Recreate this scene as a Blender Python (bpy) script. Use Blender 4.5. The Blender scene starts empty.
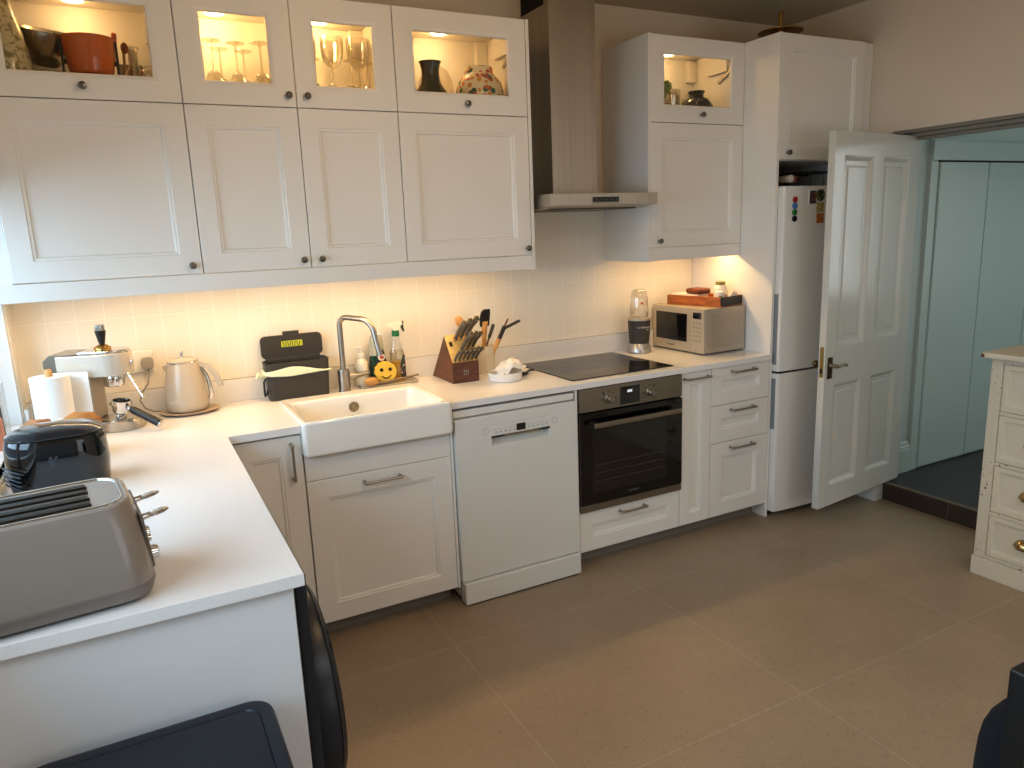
import bpy, bmesh, math, random
from mathutils import Matrix, Vector
random.seed(7)
PI = math.pi
sc = bpy.context.scene
COL = sc.collection

# ------------------------------------------------------------------ materials
def lin(h):
    h = h.lstrip('#'); r = [int(h[i:i+2], 16)/255 for i in (0, 2, 4)]
    return tuple((v/12.92 if v <= .04045 else ((v+.055)/1.055)**2.4) for v in r) + (1,)
MATS = {}
def mat(name, col, rough=.5, metal=0, spec=.5, noise=0, nscale=8, bump=0, bscale=60, coat=0, emit=None, estr=0, trans=0, ior=1.45, stretch=None, aniso=0):
    m = bpy.data.materials.new(name); m.use_nodes = True
    nt = m.node_tree; b = nt.nodes['Principled BSDF']; N = nt.nodes.new; L = nt.links.new
    c = lin(col) if isinstance(col, str) else col
    b.inputs['Base Color'].default_value = c
    b.inputs['Roughness'].default_value = rough; b.inputs['Metallic'].default_value = metal
    b.inputs['Specular IOR Level'].default_value = spec; b.inputs['IOR'].default_value = ior
    b.inputs['Coat Weight'].default_value = coat; b.inputs['Transmission Weight'].default_value = trans
    b.inputs['Coat Roughness'].default_value = .05
    if aniso: b.inputs['Anisotropic'].default_value = aniso
    if emit: b.inputs['Emission Color'].default_value = lin(emit); b.inputs['Emission Strength'].default_value = estr
    if noise or bump:
        tc = N('ShaderNodeTexCoord'); mp = N('ShaderNodeMapping'); L(tc.outputs['Object'], mp.inputs[0])
        if stretch: mp.inputs['Scale'].default_value = stretch
    if noise:
        n = N('ShaderNodeTexNoise'); n.inputs['Scale'].default_value = nscale; n.inputs['Detail'].default_value = 6
        L(mp.outputs[0], n.inputs['Vector'])
        r = N('ShaderNodeValToRGB'); e = r.color_ramp.elements
        e[0].position = .3; e[1].position = .7
        e[0].color = tuple(max(0, v*(1-noise)) for v in c[:3]) + (1,); e[1].color = tuple(min(1, v*(1+noise)) for v in c[:3]) + (1,)
        L(n.outputs['Fac'], r.inputs[0]); L(r.outputs[0], b.inputs['Base Color'])
    if bump:
        n2 = N('ShaderNodeTexNoise'); n2.inputs['Scale'].default_value = bscale; n2.inputs['Detail'].default_value = 4
        L(mp.outputs[0], n2.inputs['Vector'])
        bp = N('ShaderNodeBump'); bp.inputs['Strength'].default_value = bump; bp.inputs['Distance'].default_value = .004
        L(n2.outputs['Fac'], bp.inputs['Height']); L(bp.outputs[0], b.inputs['Normal'])
    MATS[name] = m
    return m
def thin_glass(name, tint=(1, 1, 1, 1), refl=.08, rough=.02, edge=.5):
    m = bpy.data.materials.new(name); m.use_nodes = True; nt = m.node_tree; N = nt.nodes.new; L = nt.links.new
    nt.nodes.clear(); o = N('ShaderNodeOutputMaterial'); mx = N('ShaderNodeMixShader'); t = N('ShaderNodeBsdfTransparent'); g = N('ShaderNodeBsdfGlossy')
    t.inputs[0].default_value = tint; g.inputs['Roughness'].default_value = rough
    lw = N('ShaderNodeLayerWeight'); lw.inputs[0].default_value = .35
    mr = N('ShaderNodeMapRange'); mr.inputs['To Min'].default_value = refl; mr.inputs['To Max'].default_value = edge
    L(lw.outputs['Facing'], mr.inputs[0]); L(mr.outputs[0], mx.inputs[0]); L(t.outputs[0], mx.inputs[1]); L(g.outputs[0], mx.inputs[2]); L(mx.outputs[0], o.inputs[0])
    return m
def tile_mat(name, c1, c2, mortar, w, h, ox, oy, axes='xy', ms=.004, rough=.3, speck=0, bumpv=.3, cloud=.08, var=0):
    m = bpy.data.materials.new(name); m.use_nodes = True; nt = m.node_tree; b = nt.nodes['Principled BSDF']; N = nt.nodes.new; L = nt.links.new
    tc = N('ShaderNodeTexCoord'); sp = N('ShaderNodeSeparateXYZ'); L(tc.outputs['Object'], sp.inputs[0])
    cb = N('ShaderNodeCombineXYZ'); idx = {'x': 0, 'y': 1, 'z': 2}
    for k in (0, 1):
        a = N('ShaderNodeMath'); a.operation = 'SUBTRACT'; a.inputs[1].default_value = (ox, oy)[k]-100*(w, h)[k]
        L(sp.outputs[idx[axes[k]]], a.inputs[0]); L(a.outputs[0], cb.inputs[k])
    br = N('ShaderNodeTexBrick'); br.offset = 0; br.squash = 1
    br.inputs['Scale'].default_value = 1; br.inputs['Brick Width'].default_value = w; br.inputs['Row Height'].default_value = h
    br.inputs['Mortar Size'].default_value = ms/2; br.inputs['Mortar Smooth'].default_value = .3; br.inputs['Bias'].default_value = 0
    br.inputs['Color1'].default_value = lin(c1); br.inputs['Color2'].default_value = lin(c2); br.inputs['Mortar'].default_value = lin(mortar)
    L(cb.outputs[0], br.inputs['Vector'])
    n = N('ShaderNodeTexNoise'); n.inputs['Scale'].default_value = 2.2; n.inputs['Detail'].default_value = 10; n.inputs['Roughness'].default_value = .65; L(tc.outputs['Object'], n.inputs['Vector'])
    mr = N('ShaderNodeMapRange'); mr.inputs['From Min'].default_value = .3; mr.inputs['From Max'].default_value = .7; mr.inputs['To Min'].default_value = 1-cloud; mr.inputs['To Max'].default_value = 1+cloud; L(n.outputs['Fac'], mr.inputs[0])
    mul = N('ShaderNodeVectorMath'); mul.operation = 'SCALE'; L(br.outputs['Color'], mul.inputs[0]); L(mr.outputs[0], mul.inputs['Scale'])
    out = mul.outputs[0]
    if speck:
        for (scl, lo, hi, k) in ((120, .66, .72, 1.5), (150, .66, .70, .5), (45, .58, .74, .85)):
            n2 = N('ShaderNodeTexNoise'); n2.inputs['Scale'].default_value = scl; n2.inputs['Detail'].default_value = 2; L(tc.outputs['Object'], n2.inputs['Vector'])
            m2 = N('ShaderNodeMapRange'); m2.inputs['From Min'].default_value = lo; m2.inputs['From Max'].default_value = hi; m2.inputs['To Min'].default_value = 1; m2.inputs['To Max'].default_value = k; L(n2.outputs['Fac'], m2.inputs[0])
            s2 = N('ShaderNodeVectorMath'); s2.operation = 'SCALE'; L(out, s2.inputs[0]); L(m2.outputs[0], s2.inputs['Scale']); out = s2.outputs[0]
    L(out, b.inputs['Base Color']); b.inputs['Roughness'].default_value = rough
    bp = N('ShaderNodeBump'); bp.inputs['Strength'].default_value = bumpv; bp.inputs['Distance'].default_value = .002; bp.invert = True
    L(br.outputs['Fac'], bp.inputs['Height']); L(bp.outputs[0], b.inputs['Normal'])
    return m
def wood(name, c1, c2, scale=(3, 30, 30), rough=.45, nscale=2.5):
    m = bpy.data.materials.new(name); m.use_nodes = True; nt = m.node_tree; b = nt.nodes['Principled BSDF']; N = nt.nodes.new; L = nt.links.new
    tc = N('ShaderNodeTexCoord'); mp = N('ShaderNodeMapping'); mp.inputs['Scale'].default_value = scale; L(tc.outputs['Object'], mp.inputs[0])
    n = N('ShaderNodeTexNoise'); n.inputs['Scale'].default_value = nscale; n.inputs['Detail'].default_value = 5; n.inputs['Distortion'].default_value = 1.2; L(mp.outputs[0], n.inputs['Vector'])
    r = N('ShaderNodeValToRGB'); e = r.color_ramp.elements; e[0].position = .35; e[1].position = .65; e[0].color = lin(c1); e[1].color = lin(c2)
    L(n.outputs['Fac'], r.inputs[0]); L(r.outputs[0], b.inputs['Base Color']); b.inputs['Roughness'].default_value = rough
    return m
def spots(name, base, cols, scale=25, thr=.33, rough=.3):
    """ceramic with coloured blobs: one voronoi layer per colour"""
    m = bpy.data.materials.new(name); m.use_nodes = True; nt = m.node_tree; b = nt.nodes['Principled BSDF']; N = nt.nodes.new; L = nt.links.new
    tc = N('ShaderNodeTexCoord'); prev = None
    for i, c in enumerate(cols):
        mp = N('ShaderNodeMapping'); mp.inputs['Location'].default_value = (i*3.7, i*1.3, i*2.1); L(tc.outputs['Object'], mp.inputs[0])
        v = N('ShaderNodeTexVoronoi'); v.inputs['Scale'].default_value = scale*(1+.25*i); L(mp.outputs[0], v.inputs['Vector'])
        g = N('ShaderNodeMath'); g.operation = 'LESS_THAN'; g.inputs[1].default_value = thr; L(v.outputs['Distance'], g.inputs[0])
        mx = N('ShaderNodeMix'); mx.data_type = 'RGBA'; L(g.outputs[0], mx.inputs[0])
        if prev is None: mx.inputs[6].default_value = lin(base)
        else: L(prev, mx.inputs[6])
        mx.inputs[7].default_value = lin(c); prev = mx.outputs[2]
    L(prev, b.inputs['Base Color']); b.inputs['Roughness'].default_value = rough
    return m
def marble(name, c1, c2, scale=9):
    m = bpy.data.materials.new(name); m.use_nodes = True; nt = m.node_tree; b = nt.nodes['Principled BSDF']; N = nt.nodes.new; L = nt.links.new
    tc = N('ShaderNodeTexCoord'); n = N('ShaderNodeTexNoise'); n.inputs['Scale'].default_value = scale; n.inputs['Detail'].default_value = 8; n.inputs['Distortion'].default_value = 2.5
    L(tc.outputs['Object'], n.inputs['Vector']); r = N('ShaderNodeValToRGB'); e = r.color_ramp.elements; e[0].position = .42; e[1].position = .52; e[0].color = lin(c2); e[1].color = lin(c1)
    L(n.outputs['Fac'], r.inputs[0]); L(r.outputs[0], b.inputs['Base Color']); b.inputs['Roughness'].default_value = .2
    return m

CAB = mat('cabinet white paint', '#e9e4dc', .42, noise=.012, nscale=3)
CABIN = mat('cabinet inside white', '#efe9de', .5)
WALL = mat('wall paint', '#d8cab6', .8, noise=.02, nscale=3, bump=.05, bscale=200)
CEIL = mat('ceiling paint', '#c9b99f', .85, noise=.015, nscale=2)
TOP = mat('white quartz worktop', '#ece8e4', .2, noise=.03, nscale=260)
FLOOR = tile_mat('stone floor tiles', '#9a8770', '#95826b', '#a89782', .9075, .897, -1.975, -.915, 'xy', .0045, .42, 1, .25, .10)
SLATE = tile_mat('dark slate tiles', '#3a3a3a', '#333434', '#2a2a2a', .6, .6, .757, -.74, 'xy', .006, .55, 0, .2, .25)
RISER = tile_mat('dark brown riser tiles', '#3b2f27', '#33281f', '#5a4a3c', .6, .3, -1.17, 0, 'yz', .006, .35, 0, .2, .2)
TILEX = tile_mat('cream wall tiles', '#f0e8da', '#efe6d7', '#fbf6ec', .1022, .30, -2.522, 1.308, 'xz', .003, .18, 0, .35, .01)
TILEY = tile_mat('cream wall tiles side', '#f0e8da', '#efe6d7', '#fbf6ec', .1022, .30, -.006, 1.308, 'yz', .003, .18, 0, .35, .01)
STEEL = mat('brushed steel', '#bdb3a4', .40, 1, noise=.07, nscale=40, stretch=(1, 1, .02), aniso=.4)
STEELD = mat('satin oven steel', '#8d8478', .36, 1, noise=.05, nscale=40, stretch=(.02, 1, 1))
CHROME = mat('chrome', '#dcdad6', .09, 1)
NICK = mat('brushed nickel', '#a8a096', .3, 1)
PEWTER = mat('pewter knob', '#6f6a62', .35, 1)
BRASS = mat('aged brass', '#a8854a', .3, 1, noise=.2, nscale=30)
BLACK = mat('black plastic', '#141414', .4)
BLACKG = mat('black gloss', '#0b0c0f', .08, coat=.6)
HOBG = mat('black ceramic glass', '#0c0b0a', .07, spec=.6)
OVENG = mat('oven door glass', '#070606', .05, spec=.6)
OVENW = mat('oven window', '#1c1916', .06, spec=.6)
WHITE = mat('white enamel', '#e4e1da', .28, noise=.01)
DWASH = mat('appliance white', '#dfddd6', .3)
CERAM = mat('white fireclay', '#f0ebe2', .1, coat=.5)
DARK = mat('dark grey plastic', '#3a3631', .5)
DARKGAP = mat('shadow gap', '#1a1815', .8)
TAUPE = mat('taupe gloss enamel', '#8c8279', .22, coat=.4)
BEIGE = mat('beige gloss enamel', '#bcae9b', .22, coat=.4)
BEIGEM = mat('beige metallic enamel', '#cfc3b4', .25, .25, coat=.3)
PAPER = mat('paper towel', '#f2f1ee', .9, bump=.35, bscale=240)
WOODD = wood('walnut brown wood', '#4a2415', '#6d3a22', (4, 4, 26))
WOODO = wood('orange acacia wood', '#7c3a14', '#b9682c', (20, 3, 20))
WOODL = wood('pale beech wood', '#b98549', '#d6a566', (20, 20, 3))
WOODP = wood('light block top wood', '#c9a45e', '#dcbc78', (8, 8, 8))
GLASS = thin_glass('clear thin glass', (.97, .97, .96, 1), .05, .01, .35)
PANE = thin_glass('cabinet pane glass', (.97, .97, .95, 1), .012, .005, .2)
WINEG = thin_glass('stemware glass', (.91, .89, .84, 1), .08, .02, .75)
LIDW = mat('oatmeal paint', '#d9d0c0', .5)
def chipped(name, col, chip, thr):
    m = mat(name, col, .55); nt = m.node_tree; b = nt.nodes['Principled BSDF']; N = nt.nodes.new; L = nt.links.new
    tc = N('ShaderNodeTexCoord'); n = N('ShaderNodeTexNoise'); n.inputs['Scale'].default_value = 70; n.inputs['Detail'].default_value = 3; L(tc.outputs['Object'], n.inputs['Vector'])
    n2 = N('ShaderNodeTexNoise'); n2.inputs['Scale'].default_value = 5; L(tc.outputs['Object'], n2.inputs['Vector'])
    a = N('ShaderNodeMath'); a.operation = 'MULTIPLY_ADD'; a.inputs[1].default_value = .35; L(n2.outputs['Fac'], a.inputs[0]); L(n.outputs['Fac'], a.inputs[2])
    g = N('ShaderNodeMath'); g.operation = 'GREATER_THAN'; g.inputs[1].default_value = thr; L(a.outputs[0], g.inputs[0])
    mx = N('ShaderNodeMix'); mx.data_type = 'RGBA'; mx.inputs[6].default_value = lin(col); mx.inputs[7].default_value = lin(chip); L(g.outputs[0], mx.inputs[0]); L(mx.outputs[2], b.inputs['Base Color'])
    return m
CREAM = chipped('chalky cream chest paint', '#d3c9b3', '#6d4426', .95); CREAMF = chipped('worn cream frame paint', '#d0c6b0', '#5f3a22', .845)
DOORW = mat('door gloss white paint', '#cdcbc2', .16, noise=.03, nscale=14, stretch=(6, 6, .4), bump=.15, bscale=20)
SKIRT = mat('skirting paint', '#dcd8cf', .35)
HALLW = mat('hall wall paint', '#bfc9c6', .6)
HALLC = mat('hall cupboard paint', '#b9c6c2', .4)
NAVY = mat('navy bin plastic', '#161b26', .35)
NAVY2 = mat('navy bin lid', '#0f1420', .35)
CHAR = mat('charcoal plastic', '#232933', .35)
CLOTHN = mat('navy cloth', '#070b14', .95, bump=.5, bscale=90)
SOCK = mat('socket white plastic', '#efe9de', .35)
GREYP = mat('grey plug plastic', '#9c948a', .5)
LED = mat('lamp diffuser', '#ffffff', .5, emit='#ffe2b0', estr=14)
CHIP = mat('worn bare wood', '#6d4426', .8)

# ------------------------------------------------------------------ mesh helper
class M:
    def __init__(s): s.bm = bmesh.new()
    def _new(s, vs, fs):
        v = [s.bm.verts.new(p) for p in vs]
        for f in fs:
            try: s.bm.faces.new([v[i] for i in f])
            except ValueError: pass
        return v
    def box(s, x0, x1, y0, y1, z0, z1, bev=0, seg=2, mx=None):
        t = bmesh.new(); bmesh.ops.create_cube(t, size=1)
        for v in t.verts: v.co = Vector((x0+(v.co.x+.5)*(x1-x0), y0+(v.co.y+.5)*(y1-y0), z0+(v.co.z+.5)*(z1-z0)))
        if bev: bmesh.ops.bevel(t, geom=t.edges[:], offset=bev, segments=seg, profile=.5, affect='EDGES')
        return s.merge(t, mx)
    def rbox(s, x0, x1, y0, y1, z0, z1, r, seg=5, top=0, mx=None, scale_top=None):
        """box with vertical edges rounded by r (plan), optional small bevel on the rims"""
        t = bmesh.new(); pts = rrect(x0, x1, y0, y1, r, seg)
        zs = [(z0, top), (z0+top, 0), (z1-top, 0), (z1, top)] if top else [(z0, 0), (z1, 0)]
        rings = []
        cx, cy = (x0+x1)/2, (y0+y1)/2
        for z, ins in zs:
            k = 1.0
            if scale_top: k = 1+(scale_top-1)*(z-z0)/(z1-z0)
            rings.append([t.verts.new((cx+(p[0]-cx)*k*(1-ins/max(.001, (x1-x0)/2)), cy+(p[1]-cy)*k*(1-ins/max(.001, (y1-y0)/2)), z)) for p in pts])
        skin(t, rings, True); t.faces.new(rings[0][::-1]); t.faces.new(rings[-1])
        return s.merge(t, mx)
    def cyl(s, p0, p1, r, r2=None, seg=24, cap=True):
        return s.tube([p0, p1], [r, r if r2 is None else r2], seg, cap)
    def tube(s, pts, r, seg=12, cap=True, closed=False):
        pts = [Vector(p) for p in pts]; n = len(pts); rr = r if isinstance(r, (list, tuple)) else [r]*n
        rings = []; ref = None
        for i, p in enumerate(pts):
            if closed: d = pts[(i+1) % n]-pts[i-1]
            else: d = pts[min(i+1, n-1)]-pts[max(i-1, 0)]
            d.normalize()
            if ref is None:
                ref = Vector((0, 0, 1)) if abs(d.z) < .9 else Vector((1, 0, 0))
            u = d.cross(ref)
            if u.length < 1e-5: u = d.orthogonal()
            u.normalize(); w = u.cross(d).normalized(); ref = w
            rings.append([s.bm.verts.new(p+(u*math.cos(2*PI*k/seg)+w*math.sin(2*PI*k/seg))*rr[i]) for k in range(seg)])
        if closed: rings.append(rings[0])
        skin(s.bm, rings, True)
        if cap and not closed:
            s.bm.faces.new(rings[0][::-1]); s.bm.faces.new(rings[-1])
        return s
    def lathe(s, prof, c=(0, 0, 0), seg=40, mx=None, sx=1, sy=1):
        t = bmesh.new(); rings = []
        for r, z in prof:
            if r < 1e-6: rings.append([t.verts.new((c[0], c[1], c[2]+z))])
            else: rings.append([t.verts.new((c[0]+sx*r*math.cos(2*PI*k/seg), c[1]+sy*r*math.sin(2*PI*k/seg), c[2]+z)) for k in range(seg)])
        for a, b in zip(rings, rings[1:]):
            for k in range(seg):
                k2 = (k+1) % seg
                if len(a) == 1 and len(b) == 1: continue
                if len(a) == 1: f = (a[0], b[k2], b[k])
                elif len(b) == 1: f = (a[k], a[k2], b[0])
                else: f = (a[k], a[k2], b[k2], b[k])
                try: t.faces.new(f)
                except ValueError: pass
        return s.merge(t, mx)
    def prism(s, poly, axis, a0, a1, bev=0, mx=None):
        """poly: 2D points; axis 0: (y,z) extruded along x; 1: (x,z) along y; 2: (x,y) along z"""
        t = bmesh.new()
        def P(p, a): return (a, p[0], p[1]) if axis == 0 else ((p[0], a, p[1]) if axis == 1 else (p[0], p[1], a))
        r0 = [t.verts.new(P(p, a0)) for p in poly]; r1 = [t.verts.new(P(p, a1)) for p in poly]
        skin(t, [r0, r1], True); t.faces.new(r0[::-1]); t.faces.new(r1)
        if bev: bmesh.ops.bevel(t, geom=t.edges[:], offset=bev, segments=2, profile=.5, affect='EDGES')
        return s.merge(t, mx)
    def ball(s, c, r, sx=1, sy=1, sz=1, sub=3, mx=None, jitter=0):
        t = bmesh.new(); bmesh.ops.create_icosphere(t, subdivisions=sub, radius=r)
        for v in t.verts:
            j = 1+jitter*math.sin(7*v.co.x/r+c[0]*50)*math.cos(5*v.co.y/r+3*v.co.z/r)
            v.co = Vector((c[0]+v.co.x*sx*j, c[1]+v.co.y*sy*j, c[2]+v.co.z*sz*j))
        return s.merge(t, mx)
    def loops(s, x0, x1, z0, z1, L, fill=True, close=False):
        """nested rectangles in the x-z plane: L = [(inset, y)], skinned in order"""
        rings = [[s.bm.verts.new(p) for p in ((x0+i, y, z0+i), (x1-i, y, z0+i), (x1-i, y, z1-i), (x0+i, y, z1-i))] for i, y in L]
        skin(s.bm, rings+([rings[0]] if close else []), True)
        if fill: s.bm.faces.new(rings[-1]); s.bm.faces.new(rings[0][::-1])
        return s
    def merge(s, t, mx=None):
        if mx is not None: bmesh.ops.transform(t, matrix=mx, verts=t.verts)
        me = bpy.data.meshes.new('tmp'); t.to_mesh(me); t.free(); s.bm.from_mesh(me); bpy.data.meshes.remove(me)
        return s
    def xf(s, mx): bmesh.ops.transform(s.bm, matrix=mx, verts=s.bm.verts); return s
    def obj(s, name, m, parent=None, w=False, mx=None, ang=38, mods=None):
        if mx is not None: s.xf(mx)
        if w and parent is not None:
            W = Matrix.Identity(4); p = parent
            while p is not None: W = p.matrix_basis @ W; p = p.parent
            s.xf(W.inverted())
        bmesh.ops.recalc_face_normals(s.bm, faces=s.bm.faces)
        me = bpy.data.meshes.new(name); s.bm.to_mesh(me); s.bm.free()
        me.polygons.foreach_set('use_smooth', [True]*len(me.polygons)); me.set_sharp_from_angle(angle=math.radians(ang))
        o = bpy.data.objects.new(name, me); COL.objects.link(o); me.materials.append(m)
        wn = o.modifiers.new('normals', 'WEIGHTED_NORMAL'); wn.keep_sharp = True; wn.weight = 80
        if parent is not None: o.parent = parent
        return o
def skin(bm, rings, wrap):
    for a, b in zip(rings, rings[1:]):
        n = len(a)
        for k in range(n if wrap else n-1):
            try: bm.faces.new((a[k], a[(k+1) % n], b[(k+1) % n], b[k]))
            except ValueError: pass
def rrect(x0, x1, y0, y1, r, seg=5):
    pts = []
    for cx, cy, a in ((x1-r, y1-r, 0), (x0+r, y1-r, 90), (x0+r, y0+r, 180), (x1-r, y0+r, 270)):
        for k in range(seg+1):
            t = math.radians(a+90*k/seg); pts.append((cx+r*math.cos(t), cy+r*math.sin(t)))
    return pts
def T(x=0, y=0, z=0): return Matrix.Translation((x, y, z))
def R(a, ax='Z'): return Matrix.Rotation(math.radians(a), 4, ax)
def thing(name, label, cat, loc=(0, 0, 0), rz=0, group=None):
    o = bpy.data.objects.new(name, None); COL.objects.link(o); o.empty_display_size = .05
    o.location = loc; o.rotation_euler = (0, 0, math.radians(rz)); o['label'] = label; o['category'] = cat
    if group: o['group'] = group
    return o
def tag(o, label, cat, group=None):
    o['label'] = label; o['category'] = cat
    if group: o['group'] = group
    return o
def struct(o): o['kind'] = 'structure'; return o
def lab(o, l): o['label'] = l; return o
def dup(root, loc, rz=0, label=None):
    r = root.copy(); COL.objects.link(r); r.location = loc; r.rotation_euler = (0, 0, math.radians(rz))
    if label: r['label'] = label
    for ch in list(root.children):
        c = ch.copy(); COL.objects.link(c); c.parent = r
        for g in list(ch.children):
            d = g.copy(); COL.objects.link(d); d.parent = c
    return r
def text(name, body, size, m, parent, mx, w=True):
    cu = bpy.data.curves.new('txt', 'FONT'); cu.body = body; cu.size = size; cu.align_x = 'CENTER'; cu.align_y = 'CENTER'; cu.extrude = .0004
    o = bpy.data.objects.new('txt', cu); COL.objects.link(o)
    dg = bpy.context.evaluated_depsgraph_get(); me = bpy.data.meshes.new_from_object(o.evaluated_get(dg)); bpy.data.objects.remove(o)
    q = M(); q.bm.from_mesh(me); bpy.data.meshes.remove(me)
    return q.obj(name, m, parent, w, mx)
FRONT = R(90, 'X')                      # text lying in xy -> standing, facing -y
SIDE = R(-90, 'Z') @ R(90, 'X')         # facing -x

# ------------------------------------------------------------------ room
XL, XR, YB, ZC, YF = -3.35, .70, 0.0, 2.705, -5.6
W = .908                                # worktop height
struct(M().box(XL-.2, .757, YF, .15, -.1, 0).obj('floor', FLOOR))
struct(M().box(.757, 3.4, -3.4, -.5, -.1, .10).obj('floor', SLATE))
struct(M().box(.752, .757, -1.75, -.74, 0, .098).obj('trim_1', RISER))
struct(M().box(.750, .775, -1.75, -.74, .098, .1035).obj('trim_2', mat('step edge strip', '#6a5a44', .4)))
struct(M().box(XL-.2, XR+.16, 0, .15, -.1, ZC+.1).obj('wall_back', WALL))
struct(M().box(XL-.2, .9, YF, .15, ZC, ZC+.1).obj('ceiling', CEIL))
# left wall with a window opening
WY0, WY1, WZ0, WZ1 = -3.05, -.15, .95, 1.82
q = M(); q.box(XL-.2, XL, WY1, .15, -.1, ZC); q.box(XL-.2, XL, YF, WY0, -.1, ZC); q.box(XL-.2, XL, WY0, WY1, -.1, WZ0); q.box(XL-.2, XL, WY0, WY1, WZ1, ZC)
struct(q.obj('wall_left', mat('left wall paint', '#e4e2de', .7)))
q = M()
for a, b in ((WY0, WY0+.05), (WY1-.05, WY1), (-1.12, -1.07), (-2.1, -2.05)): q.box(XL-.16, XL-.10, a, b, WZ0, WZ1, .004)
for a, b in ((WZ0, WZ0+.05), (WZ1-.05, WZ1)): q.box(XL-.16, XL-.10, WY0, WY1, a, b, .004)
wf = struct(q.obj('window_1', WHITE))
struct(M().box(XL-.135, XL-.128, WY0+.03, WY1-.03, WZ0+.03, WZ1-.03).obj('window_pane', PANE, wf))
# right wall with doorway
DY0, DY1, DZ = -1.66, -.735, 2.02
q = M(); q.box(XR, XR+.16, DY1, .15, -.1, ZC); q.box(XR, XR+.16, YF, DY0, -.1, ZC); q.box(XR, XR+.16, DY0, DY1, DZ, ZC)
struct(q.obj('wall_right', WALL))
q = M()   # door head lining with stop
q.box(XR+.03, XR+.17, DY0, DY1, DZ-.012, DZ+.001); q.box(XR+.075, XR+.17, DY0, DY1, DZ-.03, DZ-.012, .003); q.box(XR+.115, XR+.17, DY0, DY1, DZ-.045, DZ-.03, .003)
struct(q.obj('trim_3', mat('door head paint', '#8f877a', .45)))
q = M(); q.box(XR+.02, XR+.20, DY1-.012, DY1, .10, DZ-.03, .002); q.box(XR+.16, XR+.22, DY1-.028, DY1-.012, .10, DZ, .004); q.box(XR+.175, XR+.205, DY1-.036, DY1-.028, .10, DZ, .003)
struct(q.obj('trim_4', HALLW))
struct(M().box(XL-.2, XR+.16, YF-.15, YF, -.1, ZC).obj('wall_front', WALL))
# kitchen skirting beside the step
q = M(); q.box(XR-.018, .7515, -.79, -.62, 0, .11, .004)
struct(q.obj('baseboard_right', SKIRT))
# hall shell
HY = -.72
struct(M().box(.86, 3.4, HY, HY+.1, .1, 2.72).obj('wall_hall_back', HALLW))
struct(M().box(3.4, 3.5, -3.4, HY+.1, .1, 2.72).obj('wall_hall_end', HALLW))
struct(M().box(.86, 3.5, -3.5, -3.4, .1, 2.72).obj('wall_hall_near', HALLW))
struct(M().box(.86, 3.5, -3.5, HY+.1, 2.72, 2.8).obj('ceiling_hall', HALLW))
q = M(); q.box(3.36, 3.4, -2.68, -2.63, .85, 2.25); q.box(3.36, 3.4, -2.27, -2.22, .85, 2.25); q.box(3.36, 3.4, -2.63, -2.27, .85, .89); q.box(3.36, 3.4, -2.63, -2.27, 2.21, 2.25)
struct(q.obj('window_2', WHITE))
q = M(); q.prism([(HY, .10), (HY-.022, .10), (HY-.022, .235), (HY-.016, .243), (HY-.018, .252), (HY-.010, .262), (HY-.012, .272), (HY, .285)], 0, .90, 1.045)
struct(q.obj('baseboard_hall', HALLC))
# backsplash tiles and their return on the left wall
q = M(); q.box(XL, 0, -.008, 0, 1.008, 1.70); struct(q.obj('trim_5', TILEX))
q = M(); q.box(XL, XL+.008, -.14, -.008, .908, 1.5); struct(q.obj('trim_6', TILEY))
struct(M().box(XL-.16, XL, WY0, WY1, WZ0-.03, WZ0+.004, .004).obj('trim_7', WHITE))

# ------------------------------------------------------------------ furniture helpers
def front(x0, x1, z0, z1, y, t=.02, fr=.070, g=.0015, glass=False):
    """framed cabinet front, facing -y, front plane y"""
    q = M(); x0 += g; x1 -= g; z0 += g; z1 -= g
    if glass:
        q.loops(x0, x1, z0, z1, [(0, y+t), (0, y+.002), (.002, y), (fr-.016, y), (fr-.012, y+.003), (fr-.004, y+.004), (fr, y+.009), (fr, y+t)], fill=False, close=True)
    else:
        q.loops(x0, x1, z0, z1, [(0, y+t), (0, y+.002), (.002, y), (fr, y), (fr+.003, y+.004), (fr+.010, y+.0045), (fr+.014, y+.011), (fr+.018, y+.012)])
    return q
def knob(x, y, z, parent):
    q = M().lathe([(0, 0), (.006, 0), (.005, .008), (.0055, .012), (.012, .016), (.013, .02), (.011, .024), (.004, .0265), (0, .027)], seg=20, mx=T(x, y, z) @ R(90, 'X'))
    return q.obj('knob', PEWTER, parent, True)
def handle(x, y, z, L, parent, vert=False, bow=.028):
    q = M(); h = L/2
    for s in (-1, 1):
        q.lathe([(0, 0), (.0075, 0), (.0065, .006), (.005, .012), (.005, bow), (0, bow)], seg=14, mx=T(s*h, 0, 0) @ R(90, 'X'))
        q.ball((s*h, -bow, 0), .0072, sub=2)
    q.tube([(-h, -bow, 0), (-h*.6, -bow-.002, 0), (h*.6, -bow-.002, 0), (h, -bow, 0)], [.0065, .0052, .0052, .0065], 12)
    mx = T(x, y, z) @ (R(90, 'Y') if vert else Matrix.Identity(4))
    return q.obj('handle', NICK, parent, True, mx)
def open_box(x0, x1, y0, y1, z0, z1, t=.016):
    q = M(); q.box(x0, x0+t, y0, y1, z0, z1); q.box(x1-t, x1, y0, y1, z0, z1); q.box(x0+t, x1-t, y0, y1, z0, z0+t); q.box(x0+t, x1-t, y0, y1, z1-t, z1); q.box(x0+t, x1-t, y1-.012, y1, z0+t, z1-t)
    return q
YU = -.391        # front plane of the wall cabinet doors
ZU0, ZU1, ZU2 = 1.48, 2.08, 2.48

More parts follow.
